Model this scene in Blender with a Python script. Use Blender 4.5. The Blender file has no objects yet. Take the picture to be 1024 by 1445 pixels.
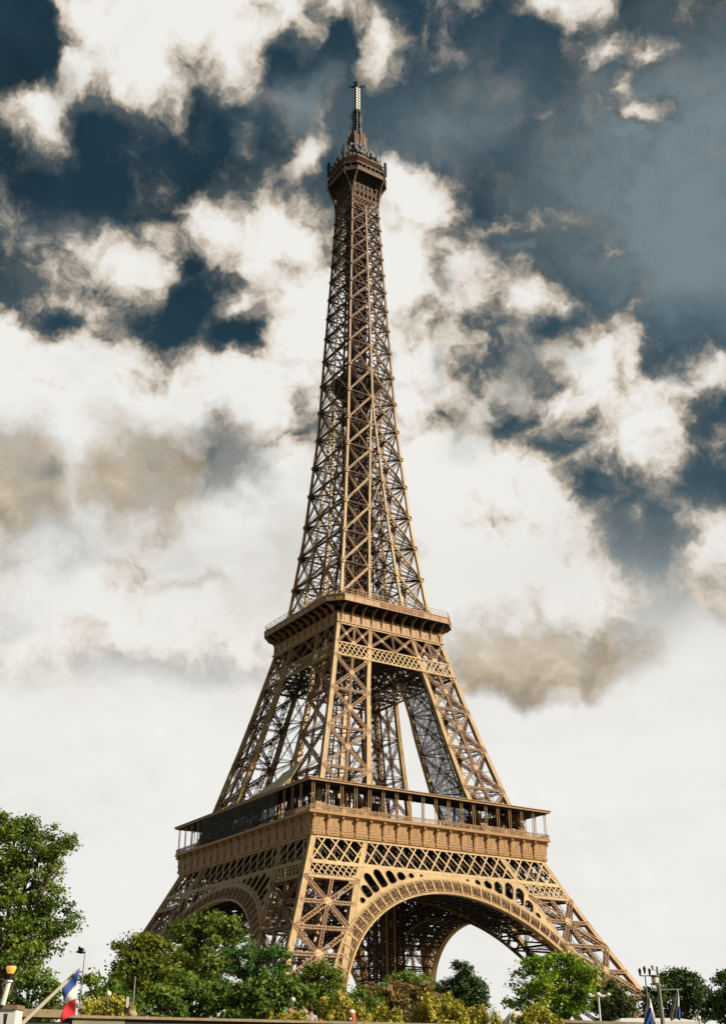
import bpy, bmesh, math, random
import numpy as np
from mathutils import Vector, Matrix
from mathutils.geometry import tessellate_polygon
R = math.radians
SC = bpy.context.scene
COL = SC.collection

# ------------------------------------------------------------------ camera
CAMP = Vector((-162.054, -250.653, 6.180))
FW = Vector((0.49199135, 0.75127868, 0.43991461))
RT = Vector((0.83718345, -0.54691746, -0.00227224))
UP = Vector((-0.2388899, -0.36940715, 0.89803673))
FOC = 1616.14                                   # focal length for a 1445 high picture
cd = bpy.data.cameras.new('camera')
cam = bpy.data.objects.new('camera', cd)
COL.objects.link(cam)
m = Matrix((RT, UP, -FW)).transposed().to_4x4()
m.translation = CAMP
cam.matrix_world = m
cd.sensor_fit = 'VERTICAL'
cd.sensor_height = 24.0
cd.lens = 24.0 * FOC / 1445.0
cd.clip_start = 0.1
cd.clip_end = 20000
SC.camera = cam


def ray(x, y):
    return FW + RT * ((x - 512) / FOC) + UP * ((722.5 - y) / FOC)


def at(x, y, dist):
    """the world point a given horizontal distance away"""
    d = ray(x, y)
    return CAMP + d * (dist / math.hypot(d.x, d.y))


# ------------------------------------------------------------------ light
SUN_AZ, SUN_EL = R(-58), R(33)
sl = bpy.data.lights.new('sun', 'SUN')
sl.energy = 5.0
sl.angle = R(0.5)
sl.color = (1.0, 0.87, 0.68)
so = bpy.data.objects.new('sun', sl)
COL.objects.link(so)
sd = Vector((math.cos(SUN_AZ) * math.cos(SUN_EL), math.sin(SUN_AZ) * math.cos(SUN_EL), math.sin(SUN_EL)))
so.rotation_euler = sd.to_track_quat('Z', 'Y').to_euler()
so.location = sd * 400

SC.view_settings.view_transform = 'Standard'
SC.view_settings.look = 'None'
SC.view_settings.exposure = 0.3
SC.view_settings.gamma = 1.0
SC.render.resolution_x = 725
SC.render.resolution_y = 1024


# ------------------------------------------------------------------ node helper
class NT:
    def __init__(s, tree):
        s.t = tree
        s.n = tree.nodes
        s.l = tree.links
        s.n.clear()

    def node(s, typ, **kw):
        n = s.n.new(typ)
        for k, v in kw.items():
            setattr(n, k, v)
        return n

    def put(s, sock, v):
        if v is None:
            return
        if isinstance(v, bpy.types.NodeSocket):
            s.l.new(v, sock)
        else:
            sock.default_value = v

    def math(s, op, a, b=None, c=None, clamp=False):
        n = s.node('ShaderNodeMath', operation=op, use_clamp=clamp)
        s.put(n.inputs[0], a)
        s.put(n.inputs[1], b)
        s.put(n.inputs[2], c)
        return n.outputs[0]

    def vmath(s, op, a, b=None):
        n = s.node('ShaderNodeVectorMath', operation=op)
        s.put(n.inputs[0], a)
        s.put(n.inputs[1], b)
        return n.outputs[0]

    def noise(s, vec, scale, detail=4, rough=0.55, dist=0.0, color=False):
        n = s.node('ShaderNodeTexNoise')
        s.put(n.inputs['Vector'], vec)
        n.inputs['Scale'].default_value = scale
        n.inputs['Detail'].default_value = detail
        n.inputs['Roughness'].default_value = rough
        n.inputs['Distortion'].default_value = dist
        return n.outputs[1 if color else 0]

    def ramp(s, f, stops, interp='LINEAR'):
        n = s.node('ShaderNodeValToRGB')
        cr = n.color_ramp
        cr.interpolation = interp
        while len(cr.elements) < len(stops):
            cr.elements.new(0.5)
        for e, (p, c) in zip(cr.elements, stops):
            e.position = p
            e.color = (*c, 1) if len(c) == 3 else c
        s.put(n.inputs[0], f)
        return n.outputs[0]

    def mix(s, f, a, b, blend='MIX'):
        n = s.node('ShaderNodeMix', data_type='RGBA', blend_type=blend)
        s.put(n.inputs[0], f)
        s.put(n.inputs[6], a if isinstance(a, bpy.types.NodeSocket) else (*a, 1))
        s.put(n.inputs[7], b if isinstance(b, bpy.types.NodeSocket) else (*b, 1))
        return n.outputs[2]

    def smooth(s, v, a, b):
        n = s.node('ShaderNodeMapRange', interpolation_type='SMOOTHSTEP')
        s.put(n.inputs[0], v)
        n.inputs[1].default_value = a
        n.inputs[2].default_value = b
        return n.outputs[0]


def lin(r, g, b):
    f = lambda c: (c / 255 / 12.92) if c <= 10 else ((c / 255 + 0.055) / 1.055) ** 2.4
    return (f(r), f(g), f(b))


# ------------------------------------------------------------------ sky
def build_sky():
    w = bpy.data.worlds.new('World')
    SC.world = w
    w.use_nodes = True
    w.cycles.sampling_method = 'NONE'
    N = NT(w.node_tree)
    out = N.node('ShaderNodeOutputWorld')
    D = N.node('ShaderNodeTexCoord').outputs['Generated']
    # slow and fast swirls that tear the cloud banks apart
    w1 = N.vmath('SUBTRACT', N.noise(D, 6, 2, 0.5, 0.0, True), (0.5, 0.5, 0.5))
    w2 = N.vmath('SUBTRACT', N.noise(D, 21, 4, 0.6, 0.0, True), (0.5, 0.5, 0.5))
    sc = lambda v, k: N.vmath('MULTIPLY', v, (k, k, k))
    DW = N.vmath('ADD', D, N.vmath('ADD', sc(w1, 0.038), sc(w2, 0.045)))

    def blob(px, py, rx, ry, rot, gain, vec=DW):
        c = ray(px, py)
        L = c.length
        n = c.normalized()
        e = RT - n * RT.dot(n)
        e.normalize()
        g = n.cross(e)
        a = R(rot)
        ax = e * math.cos(a) + g * math.sin(a)
        ay = n.cross(ax)
        Rm = Matrix((ax, ay, n)).transposed()
        mp = N.node('ShaderNodeMapping', vector_type='TEXTURE')
        N.put(mp.inputs[0], vec)
        mp.inputs[1].default_value = n
        mp.inputs[2].default_value = Rm.to_euler()
        k = 1 / (FOC * L)
        mp.inputs[3].default_value = (rx * k, ry * k, 0.6)
        gr = N.node('ShaderNodeTexGradient', gradient_type='SPHERICAL')
        N.l.new(mp.outputs[0], gr.inputs[0])
        return N.math('MULTIPLY', gr.outputs[1], gain, clamp=False)

    def union(lst, vec=DW, cap=1.0):
        acc = None
        for b in lst:
            v = blob(*b, vec=vec)
            acc = v if acc is None else N.math('SMOOTH_MAX', acc, v, 0.22)
        return N.math('MINIMUM', acc, cap)

    #            px   py   rx   ry  rot gain
    bank = [(250, -15, 250, 130, 0, 3.4), (205, 70, 130, 120, 0, 2.6), (330, 40, 120, 120, -20, 2.6), (110, 20, 110, 80, 0, 2.0),
            (50, 140, 120, 95, 20, 2.3), (110, 100, 95, 100, 0, 2.1), (400, 20, 100, 95, 0, 1.9), (480, 15, 95, 80, 0, 1.6), (535, 50, 46, 85, 0, 2.0),
            # middle bank left of the tower
            (380, 340, 100, 130, 20, 2.8), (300, 320, 70, 95, 0, 2.0), (330, 430, 170, 100, 0, 1.7), (180, 375, 130, 75, 15, 1.9), (240, 345, 90, 50, 10, 1.6),
            (95, 430, 120, 85, 10, 1.6), (440, 450, 140, 220, 0, 2.6), (430, 235, 40, 125, 30, 1.7), (350, 200, 30, 55, 0, 1.2),
            # big white bank on the left
            (70, 570, 230, 150, -8, 4.0), (210, 600, 200, 130, -10, 3.2), (5, 490, 100, 80, 0, 3.4), (340, 560, 170, 140, 0, 2.4),
            (120, 710, 300, 170, 0, 3.4), (350, 740, 280, 170, 0, 3.4), (60, 830, 280, 150, 0, 3.0), (300, 850, 300, 140, 0, 3.0),
            # right of the tower
            (590, 285, 105, 75, 25, 2.8), (560, 370, 110, 140, 0, 3.0), (640, 410, 140, 110, 20, 1.9), (590, 510, 150, 160, 0, 2.5), (500, 480, 110, 190, 0, 3.0), (420, 350, 60, 90, 0, 2.6),
            (745, 425, 95, 90, -35, 1.9), (710, 315, 120, 30, -18, 1.3), (860, 350, 50, 22, 0, 0.8),
            (820, 530, 150, 115, -25, 2.5), (900, 605, 120, 115, -10, 2.6), (730, 550, 140, 130, 0, 1.9), (690, 470, 120, 110, 0, 1.7), (885, 490, 60, 60, -35, 1.4),
            (620, 690, 190, 160, 0, 4.0), (700, 770, 180, 140, 0, 4.0), (805, 840, 115, 95, 0, 3.0), (765, 690, 105, 95, -35, 2.3),
            (640, 840, 180, 130, 0, 3.4), (740, 910, 180, 95, 0, 2.4),
            # top right wisps
            (770, 0, 130, 45, 6, 2.0), (870, 60, 62, 32, -40, 1.4), (905, 70, 50, 40, 0, 1.4), (885, 115, 26, 66, 10, 1.0), (905, 158, 75, 24, 12, 1.4), (670, 0, 50, 24, 0, 1.0),
            (1005, 515, 60, 62, 0, 1.6), (1020, 615, 26, 66, 0, 1.0), (1005, 790, 72, 110, 0, 2.1), (905, 735, 36, 18, 40, 1.0), (885, 430, 18, 70, 0, 0.85), (595, 35, 12, 56, 0, 0.8)]
    M = union(bank, cap=2.3)
    holes = [(275, 430, 100, 64, -18, 1.7), (340, 465, 66, 50, 0, 1.7), (92, 458, 44, 40, 0, 1.5), (155, 468, 46, 24, 0, 1.0), (450, 175, 60, 40, 0, 0.6),
             (715, 595, 46, 80, 25, 1.35), (755, 545, 60, 56, 0, 0.95), (775, 460, 66, 56, 0, 0.8), (845, 680, 90, 54, 0, 1.1), (795, 640, 50, 34, 0, 1.0), (700, 490, 30, 60, 0, 0.8),
             (475, 65, 32, 70, 0, 2.0), (400, 75, 30, 40, 0, 1.2), (245, 365, 36, 50, 0, 1.5), (0, 45, 90, 90, 0, 4.5), (120, 165, 60, 60, 0, 1.2), (705, 450, 40, 55, 0, 0.8), (300, 650, 60, 50, 0, 0.7)]
    H = union(holes, cap=1.6)
    # fine billows, and the same a little towards the sun for relief
    lsh = (RT * 0.55 + UP * 0.83).normalized() * 0.020
    DW3 = N.vmath('ADD', DW, sc(N.vmath('SUBTRACT', N.noise(DW, 60, 3, 0.6, 0.0, True), (0.5, 0.5, 0.5)), 0.022))
    DL = N.vmath('ADD', DW, tuple(lsh))
    f1 = N.noise(DW, 8, 9, 0.60, 0.0)
    f1s = N.noise(DL, 8, 4, 0.55, 0.0)
    f2 = N.noise(DW3, 34, 5, 0.62, 0.0)
    fb = N.math('ADD', N.math('MULTIPLY', N.math('SUBTRACT', f1, 0.5), 2.5), N.math('MULTIPLY', N.math('SUBTRACT', f2, 0.5), 1.15))
    dens = N.math('ADD', N.math('SUBTRACT', M, H), fb)
    alpha = N.smooth(dens, -0.15, 1.0)
    # low pale haze that closes the sky over the roofs
    sep = N.node('ShaderNodeSeparateXYZ')
    N.l.new(D, sep.inputs[0])
    wz = N.node('ShaderNodeSeparateXYZ')
    N.l.new(w1, wz.inputs[0])
    el = N.math('ADD', sep.outputs[2], N.math('MULTIPLY', wz.outputs[0], 0.16))
    low = N.math('SUBTRACT', 1.0, N.smooth(el, 0.31, 0.485))
    # cloud tone: thin parts grey-brown, cores pale, sides away from the sun duller
    relief = N.math('MULTIPLY', N.math('SUBTRACT', f1, f1s), 2.4)
    thick = N.math('ADD', N.smooth(dens, 0.05, 2.9), relief)
    tone = N.ramp(thick, [(0.0, lin(84, 94, 98)), (0.10, lin(128, 126, 120)), (0.20, lin(168, 159, 146)), (0.32, lin(206, 196, 183)), (0.45, lin(228, 222, 213)), (0.62, lin(238, 237, 233))])
    DS = N.vmath('ADD', D, N.vmath('ADD', sc(w1, 0.09), sc(w2, 0.08)))
    brown = union([(205, 665, 120, 115, 0, 3.1), (10, 690, 140, 130, 0, 3.0), (765, 925, 200, 84, 0, 3.4), (15, 770, 80, 60, 0, 1.3), (1005, 850, 60, 70, 0, 1.2), (250, 825, 70, 26, 0, 1.0), (640, 590, 50, 60, 0, .9)], vec=DS, cap=1.6)
    brown = N.smooth(N.math('ADD', brown, N.math('MULTIPLY', N.math('SUBTRACT', f1, 0.5), 3.2)), 0.1, 2.3)
    bc = N.ramp(N.math('ADD', N.math('MULTIPLY_ADD', relief, 1.2, 0.35), N.math('MULTIPLY', N.math('SUBTRACT', f1, 0.5), 1.6)), [(0.0, lin(112, 98, 76)), (0.35, lin(150, 132, 102)), (0.7, lin(188, 170, 140)), (1.0, lin(222, 208, 186))])
    col = N.mix(N.math('MULTIPLY', brown, 0.92), tone, bc)
    grey = union([(320, 665, 95, 95, -30, 2.0), (60, 670, 50, 36, 0, 1.4), (630, 410, 36, 26, 0, 1.4), (660, 600, 70, 80, 0, 1.0), (615, 520, 44, 60, 0, 1.4), (350, 630, 50, 60, 0, 0.9), (130, 770, 210, 70, 0, 1.0), (30, 860, 160, 60, 0, .8), (735, 520, 80, 110, 20, 1.5), (70, 100, 60, 60, 0, 0.9)], vec=DS, cap=1.5)
    grey = N.smooth(N.math('ADD', grey, N.math('MULTIPLY', N.math('SUBTRACT', f1, 0.5), 2.0)), 0.15, 1.8)
    col = N.mix(grey, col, lin(126, 130, 128))
    hz = N.ramp(N.smooth(sep.outputs[2], 0.2, 0.46), [(0.0, lin(245, 244, 240)), (0.45, lin(242, 240, 235)), (0.7, lin(230, 226, 219)), (1.0, lin(200, 198, 194))])
    hz = N.mix(N.math('MULTIPLY', brown, 0.85), hz, bc)
    mpz = N.node('ShaderNodeMapping')
    N.l.new(D, mpz.inputs[0])
    mpz.inputs[3].default_value = (1.0, 1.0, 3.2)
    lay = N.smooth(N.noise(mpz.outputs[0], 4.5, 5, 0.55), 0.47, 0.68)
    hz = N.mix(N.math('MULTIPLY', lay, 0.22), hz, lin(222, 216, 206))
    hz = N.mix(N.math('MULTIPLY', grey, 0.4), hz, lin(170, 170, 166))
    lowm = N.math('MULTIPLY', low, N.math('SUBTRACT', 1.0, N.math('MULTIPLY', N.math('MINIMUM', M, 1.0), 0.45)))
    cloud = N.mix(lowm, col, hz)
    a2 = N.math('SUBTRACT', 1.0, N.math('MULTIPLY', N.math('SUBTRACT', 1.0, alpha), N.math('SUBTRACT', 1.0, low)))
    veil = union([(980, 250, 380, 340, 0, 1.7), (640, 170, 300, 160, 0, 1.0), (760, 330, 160, 70, -15, 1.0), (930, 110, 70, 90, 0, 1.0), (930, 380, 200, 90, 0, .5), (450, 150, 120, 90, 0, 1.2), (60, 310, 200, 60, 0, 0.7), (900, 880, 260, 130, 0, 1.6)], vec=DS, cap=1.3)
    veil = N.smooth(veil, 0.0, 1.3)
    # clear sky
    sky = N.node('ShaderNodeTexSky', sky_type='NISHITA')
    sky.sun_disc = False
    sky.sun_elevation = SUN_EL
    sky.sun_rotation = R(90) - SUN_AZ
    sky.air_density = 1.0
    sky.dust_density = 0.4
    sky.ozone_density = 3.0
    mott = N.ramp(N.noise(DS, 5, 4, 0.5), [(0.3, (0.115, 0.19, 0.15)), (0.75, (0.31, 0.44, 0.34))])
    blue = N.mix(1.0, sky.outputs[0], mott, 'MULTIPLY')
    b1 = N.node('ShaderNodeBackground')
    N.put(b1.inputs[0], blue)
    b1.inputs[1].default_value = 0.10
    b2 = N.node('ShaderNodeBackground')
    vc = N.mix(N.math('MULTIPLY', veil, N.math('SUBTRACT', 1, a2)), cloud, lin(146, 162, 168))
    # cloud light is cut away from the view direction to keep shaded faces darker
    away = N.node('ShaderNodeVectorMath', operation='DOT_PRODUCT')
    N.l.new(D, away.inputs[0])
    away.inputs[1].default_value = (0.548, 0.836, 0.0)
    dim = N.math('MULTIPLY_ADD', N.smooth(away.outputs['Value'], 0.15, 0.62), 0.55, 0.27)
    N.put(b2.inputs[0], vc)
    N.put(b2.inputs[1], dim)
    ms = N.node('ShaderNodeMixShader')
    am = N.math('MAXIMUM', a2, N.math('MULTIPLY', veil, 0.6))
    N.put(ms.inputs[0], am)
    N.l.new(b1.outputs[0], ms.inputs[1])
    N.l.new(b2.outputs[0], ms.inputs[2])
    N.l.new(ms.outputs[0], out.inputs[0])


build_sky()


# ------------------------------------------------------------------ materials
def mat(name, base, rough=0.6, var=0.25, scale=2.0, metal=0.0, tint=None, bump=0.0, spec=0.4, high=None):
    m = bpy.data.materials.new(name)
    m.use_nodes = True
    N = NT(m.node_tree)
    o = N.node('ShaderNodeOutputMaterial')
    p = N.node('ShaderNodeBsdfPrincipled')
    N.l.new(p.outputs[0], o.inputs[0])
    tc = N.node('ShaderNodeTexCoord').outputs['Object']
    n1 = N.noise(tc, scale, 6, 0.6)
    n2 = N.noise(tc, scale * 0.13, 3, 0.5)
    k = N.math('ADD', N.math('MULTIPLY', n1, 0.6), N.math('MULTIPLY', n2, 0.4))
    dark = tuple(c * (1 - var) for c in base)
    lite = tuple(min(1, c * (1 + var)) for c in (tint or base))
    c = N.ramp(k, [(0.3, dark), (0.7, lite)])
    # weathering: long rusty streaks and grime
    mp = N.node('ShaderNodeMapping')
    N.l.new(tc, mp.inputs[0])
    mp.inputs[3].default_value = (1.0, 1.0, 0.22)
    st = N.smooth(N.noise(mp.outputs[0], scale * 1.7, 5, 0.65), 0.48, 0.72)
    c = N.mix(N.math('MULTIPLY', st, min(0.55, var * 2.2)), c, tuple(v * k_ for v, k_ in zip(base, (0.52, 0.42, 0.36))))
    if high:        # colour goes darker towards the top of the tower
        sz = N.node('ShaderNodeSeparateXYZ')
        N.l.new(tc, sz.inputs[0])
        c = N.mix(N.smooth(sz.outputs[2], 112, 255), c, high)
    N.put(p.inputs['Base Color'], c)
    N.put(p.inputs['Roughness'], N.math('MULTIPLY_ADD', n1, 0.25, rough - 0.12))
    p.inputs['Metallic'].default_value = metal
    p.inputs['Specular IOR Level'].default_value = spec
    if bump:
        b = N.node('ShaderNodeBump')
        b.inputs['Strength'].default_value = bump
        b.inputs['Distance'].default_value = 0.05
        N.put(b.inputs['Height'], N.noise(tc, scale * 3, 5, 0.6))
        N.l.new(b.outputs[0], p.inputs['Normal'])
    return m


def leaf_mat(name, c1, c2, c3, tr=0.35):
    m = bpy.data.materials.new(name)
    m.use_nodes = True
    N = NT(m.node_tree)
    o = N.node('ShaderNodeOutputMaterial')
    rnd = N.node('ShaderNodeNewGeometry').outputs['Random Per Island']
    tc = N.node('ShaderNodeTexCoord').outputs['Object']
    big = N.noise(tc, 0.55, 3, 0.5)
    f = N.math('ADD', N.math('MULTIPLY', rnd, 0.55), N.math('MULTIPLY', N.smooth(big, 0.3, 0.7), 0.5))
    c = N.ramp(f, [(0.05, c1), (0.5, c2), (0.98, c3)])
    p = N.node('ShaderNodeBsdfPrincipled')
    N.put(p.inputs['Base Color'], c)
    p.inputs['Roughness'].default_value = 0.55
    p.inputs['Specular IOR Level'].default_value = 0.25
    t = N.node('ShaderNodeBsdfTranslucent')
    N.put(t.inputs[0], N.mix(1.0, c, (1.0, 1.15, 0.5), 'MULTIPLY'))
    ms = N.node('ShaderNodeMixShader')
    ms.inputs[0].default_value = tr
    N.l.new(p.outputs[0], ms.inputs[1])
    N.l.new(t.outputs[0], ms.inputs[2])
    N.l.new(ms.outputs[0], o.inputs[0])
    return m


def net_mat():
    m = bpy.data.materials.new('dark_netting')
    m.use_nodes = True
    N = NT(m.node_tree)
    o = N.node('ShaderNodeOutputMaterial')
    tc = N.node('ShaderNodeTexCoord').outputs['Object']
    p = N.node('ShaderNodeBsdfPrincipled')
    N.put(p.inputs['Base Color'], N.ramp(N.noise(tc, 0.6, 4), [(0.3, (0.022, 0.024, 0.025)), (0.7, (0.06, 0.058, 0.052))]))
    p.inputs['Roughness'].default_value = 0.9
    tr = N.node('ShaderNodeBsdfTransparent')
    ms = N.node('ShaderNodeMixShader')
    holes = N.smooth(N.noise(tc, 1.1, 6, 0.75), 0.545, 0.59)
    N.put(ms.inputs[0], N.math('MAXIMUM', 0.22, N.math('MULTIPLY', holes, 0.85)))
    N.l.new(p.outputs[0], ms.inputs[1])
    N.l.new(tr.outputs[0], ms.inputs[2])
    N.l.new(ms.outputs[0], o.inputs[0])
    return m


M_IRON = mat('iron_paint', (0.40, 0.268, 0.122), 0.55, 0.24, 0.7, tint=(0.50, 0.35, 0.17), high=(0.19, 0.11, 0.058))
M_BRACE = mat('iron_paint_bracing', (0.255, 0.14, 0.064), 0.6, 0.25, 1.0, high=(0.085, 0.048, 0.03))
M_DARK = mat('iron_paint_shaded', (0.08, 0.05, 0.032), 0.7, 0.25, 1.5)  # iron paint darkened to carry the shade of the inner faces
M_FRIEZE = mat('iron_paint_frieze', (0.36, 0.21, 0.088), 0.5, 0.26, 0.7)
M_SOFFIT = mat('shade_dark_iron', (0.022, 0.018, 0.016), 0.85, 0.3, 0.5)  # near-black tone stands in for shade under decks and inside the arches
M_CORE = mat('lift_shaft_iron_shaded', (0.07, 0.030, 0.020), 0.7, 0.3, 1.5)  # same iron paint, with the shade inside the shaft put into its colour
M_TOP = mat('summit_iron', (0.15, 0.088, 0.056), 0.7, 0.35, 1.5)
M_EQUIP = mat('grey_blue_equipment', (0.075, 0.085, 0.09), 0.6, 0.4, 2.0)
M_EQDARK = mat('dark_equipment', (0.03, 0.045, 0.06), 0.6, 0.4, 2.0)
M_MAST = mat('pale_mast_panels', (0.80, 0.76, 0.66), 0.4, 0.08, 2.0)
M_WHITE = mat('white_paint', (0.78, 0.76, 0.72), 0.5, 0.06, 3.0)
M_TARP = mat('tan_tarpaulin', (0.74, 0.62, 0.42), 0.85, 0.2, 0.7, bump=0.4)
M_NET = net_mat()
M_GLASS = mat('dark_glazing', (0.03, 0.035, 0.04), 0.15, 0.3, 1.0)
M_RED = mat('reddish_panels', (0.22, 0.06, 0.035), 0.6, 0.3, 1.0)
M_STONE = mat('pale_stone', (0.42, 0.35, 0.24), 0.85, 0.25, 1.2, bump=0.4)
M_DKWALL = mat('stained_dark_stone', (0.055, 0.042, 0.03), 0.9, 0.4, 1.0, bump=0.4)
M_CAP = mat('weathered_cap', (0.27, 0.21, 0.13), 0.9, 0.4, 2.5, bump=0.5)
M_OLIVE = mat('mossy_stone', (0.24, 0.22, 0.14), 0.9, 0.3, 1.5, bump=0.4)
M_BARK = mat('bark', (0.10, 0.075, 0.05), 0.9, 0.35, 4.0, bump=0.6)


# ------------------------------------------------------------------ mesh builder
class MB:
    def __init__(s):
        s.v = []
        s.f = []

    def bar(s, a, b, w, d=None, up=(0, 0, 1), caps=False):
        """rectangular bar: w across (perpendicular to up), d along up"""
        d = w if d is None else d
        a = Vector(a)
        b = Vector(b)
        t = b - a
        if t.length < 1e-6:
            return
        t.normalize()
        up = Vector(up)
        sd_ = t.cross(up)
        if sd_.length < 1e-3:
            sd_ = t.cross(Vector((1, 0.3, 0)))
        sd_.normalize()
        u = sd_.cross(t)
        sx = sd_ * (w / 2)
        uy = u * (d / 2)
        i = len(s.v)
        for p in (a, b):
            s.v += [p - sx - uy, p + sx - uy, p + sx + uy, p - sx + uy]
        s.f += [(i, i + 1, i + 5, i + 4), (i + 1, i + 2, i + 6, i + 5), (i + 2, i + 3, i + 7, i + 6), (i + 3, i, i + 4, i + 7)]
        if caps:
            s.f += [(i + 3, i + 2, i + 1, i), (i + 4, i + 5, i + 6, i + 7)]

    def box(s, x0, y0, z0, x1, y1, z1):
        i = len(s.v)
        s.v += [Vector(p) for p in ((x0, y0, z0), (x1, y0, z0), (x1, y1, z0), (x0, y1, z0), (x0, y0, z1), (x1, y0, z1), (x1, y1, z1), (x0, y1, z1))]
        s.f += [tuple(i + k for k in q) for q in ((0, 3, 2, 1), (4, 5, 6, 7), (0, 1, 5, 4), (1, 2, 6, 5), (2, 3, 7, 6), (3, 0, 4, 7))]

    def quad(s, a, b, c, d):
        i = len(s.v)
        s.v += [Vector(a), Vector(b), Vector(c), Vector(d)]
        s.f.append((i, i + 1, i + 2, i + 3))

    def plate(s, pts, n, th):
        """convex polygon plate centred on pts, thickness th along n"""
        n = Vector(n).normalized() * (th / 2)
        i = len(s.v)
        k = len(pts)
        s.v += [Vector(p) + n for p in pts] + [Vector(p) - n for p in pts]
        s.f.append(tuple(range(i, i + k)))
        s.f.append(tuple(range(i + 2 * k - 1, i + k - 1, -1)))
        for q in range(k):
            r = (q + 1) % k
            s.f.append((i + q, i + k + q, i + k + r, i + r))

    def lat(s, a, b, w, n, dep, ch, lc, pitch=None, both=True):
        """laced box girder: four chords and zigzag lacing"""
        a = Vector(a)
        b = Vector(b)
        t = b - a
        L = t.length
        if L < 0.3:
            return
        t.normalize()
        n = Vector(n).normalized()
        sdv = t.cross(n).normalized()
        n = sdv.cross(t)
        planes = (n * (dep / 2), n * (-dep / 2)) if dep > 0 else (Vector((0, 0, 0)),)
        for o in planes:
            for q in (-1, 1):
                k = sdv * (q * (w / 2 - ch / 2)) + o
                s.bar(a + k, b + k, ch, ch * 0.8, n)
        pitch = pitch or w
        m_ = max(1, int(round(L / pitch)))
        for o in (planes if both else planes[:1]):
            sg = 1
            for q in range(m_):
                p0 = a + t * (L * q / m_) + sdv * (sg * (w / 2 - ch / 2)) + o
                p1 = a + t * (L * (q + 1) / m_) - sdv * (sg * (w / 2 - ch / 2)) + o
                s.bar(p0, p1, lc, lc * 0.5, n)
                sg = -sg

    def tube(s, pts, rad, seg=8, cap=True):
        """round tube along pts; rad a number or list"""
        rad = [rad] * len(pts) if not isinstance(rad, (list, tuple)) else rad
        pts = [Vector(p) for p in pts]
        i0 = len(s.v)
        for k, p in enumerate(pts):
            t = (pts[min(k + 1, len(pts) - 1)] - pts[max(k - 1, 0)]).normalized()
            h = Vector((0, 0, 1)) if abs(t.z) < 0.9 else Vector((1, 0, 0))
            e = t.cross(h).normalized()
            g = t.cross(e)
            for q in range(seg):
                an = 2 * math.pi * q / seg
                s.v.append(p + (e * math.cos(an) + g * math.sin(an)) * rad[k])
        for k in range(len(pts) - 1):
            for q in range(seg):
                r = (q + 1) % seg
                A = i0 + k * seg
                s.f.append((A + q, A + r, A + seg + r, A + seg + q))
        if cap:
            s.f.append(tuple(i0 + q for q in range(seg))[::-1])
            s.f.append(tuple(i0 + (len(pts) - 1) * seg + q for q in range(seg)))

    def ball(s, c, r, nu=10, nv=7, sz=1.0):
        c = Vector(c)
        i0 = len(s.v)
        for a in range(nv + 1):
            th = math.pi * a / nv
            for b in range(nu):
                ph = 2 * math.pi * b / nu
                s.v.append(c + Vector((r * math.sin(th) * math.cos(ph), r * math.sin(th) * math.sin(ph), r * sz * math.cos(th))))
        for a in range(nv):
            for b in range(nu):
                q = (b + 1) % nu
                A = i0 + a * nu
                s.f.append((A + b, A + nu + b, A + nu + q, A + q))

    def build(s, name, material, parent=None, smooth=False, extra=None, extra_mat=None):
        me = bpy.data.meshes.new(name)
        nf = len(s.f)
        if extra is not None:          # small fittings riveted to the same part, in their own paint
            n0 = len(s.v)
            s.v = s.v + extra.v
            s.f = s.f + [tuple(n0 + q for q in f) for f in extra.f]
        me.from_pydata([tuple(v) for v in s.v], [], s.f)
        me.materials.append(material)
        if extra is not None:
            me.materials.append(extra_mat)
            me.polygons.foreach_set('material_index', [0] * nf + [1] * (len(s.f) - nf))
        if smooth:
            me.polygons.foreach_set('use_smooth', [True] * len(me.polygons))
        me.update()
        o = bpy.data.objects.new(name, me)
        COL.objects.link(o)
        if parent:
            o.parent = parent
        return o


def empty(name, loc=(0, 0, 0), parent=None):
    o = bpy.data.objects.new(name, None)
    COL.objects.link(o)
    o.location = loc
    if parent:
        o.parent = parent
    return o


def tag(o, label=None, cat=None, group=None, kind=None):
    if label:
        o['label'] = label
    if cat:
        o['category'] = cat
    if group:
        o['group'] = group
    if kind:
        o['kind'] = kind
    return o


def copy_tree(o, parent=None):
    c = o.copy()
    COL.objects.link(c)
    if parent:
        c.parent = parent
    for ch in list(o.children):
        copy_tree(ch, c)
    return c


# ------------------------------------------------------------------ setting
GZ = 7.0                                         # level of the upper quay and the park


def build_ground():
    mb = MB()
    a = at(22, 1432, 33.0)
    b = at(560, 1443, 38.2)
    d = (b - a)
    d.z = 0
    d.normalize()
    n = Vector((-d.y, d.x, 0))
    if n.dot(FW) < 0:
        n = -n
    A = Vector((a.x, a.y, GZ)) + n * 0.5 - d * 3000
    B = Vector((a.x, a.y, GZ)) + n * 0.5 + d * 3000
    mb.quad(A, B, B + n * 6000, A + n * 6000)
    g = mb.build('ground', mat('park_ground', (0.16, 0.15, 0.10), 0.95, 0.3, 0.3, bump=0.3))
    tag(g, kind='structure')
    mb = MB()
    A = Vector((a.x, a.y, 1.0)) + n * 0.2
    mb.quad(A - d * 3000 - n * 3000, A + d * 3000 - n * 3000, A + d * 3000, A - d * 3000)
    wm = mat('river_water', (0.03, 0.045, 0.04), 0.12, 0.2, 0.5, bump=0.3)
    w = mb.build('water', wm)
    tag(w, kind='structure')
    return a, d, n


WA, WD, WN = build_ground()


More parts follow.
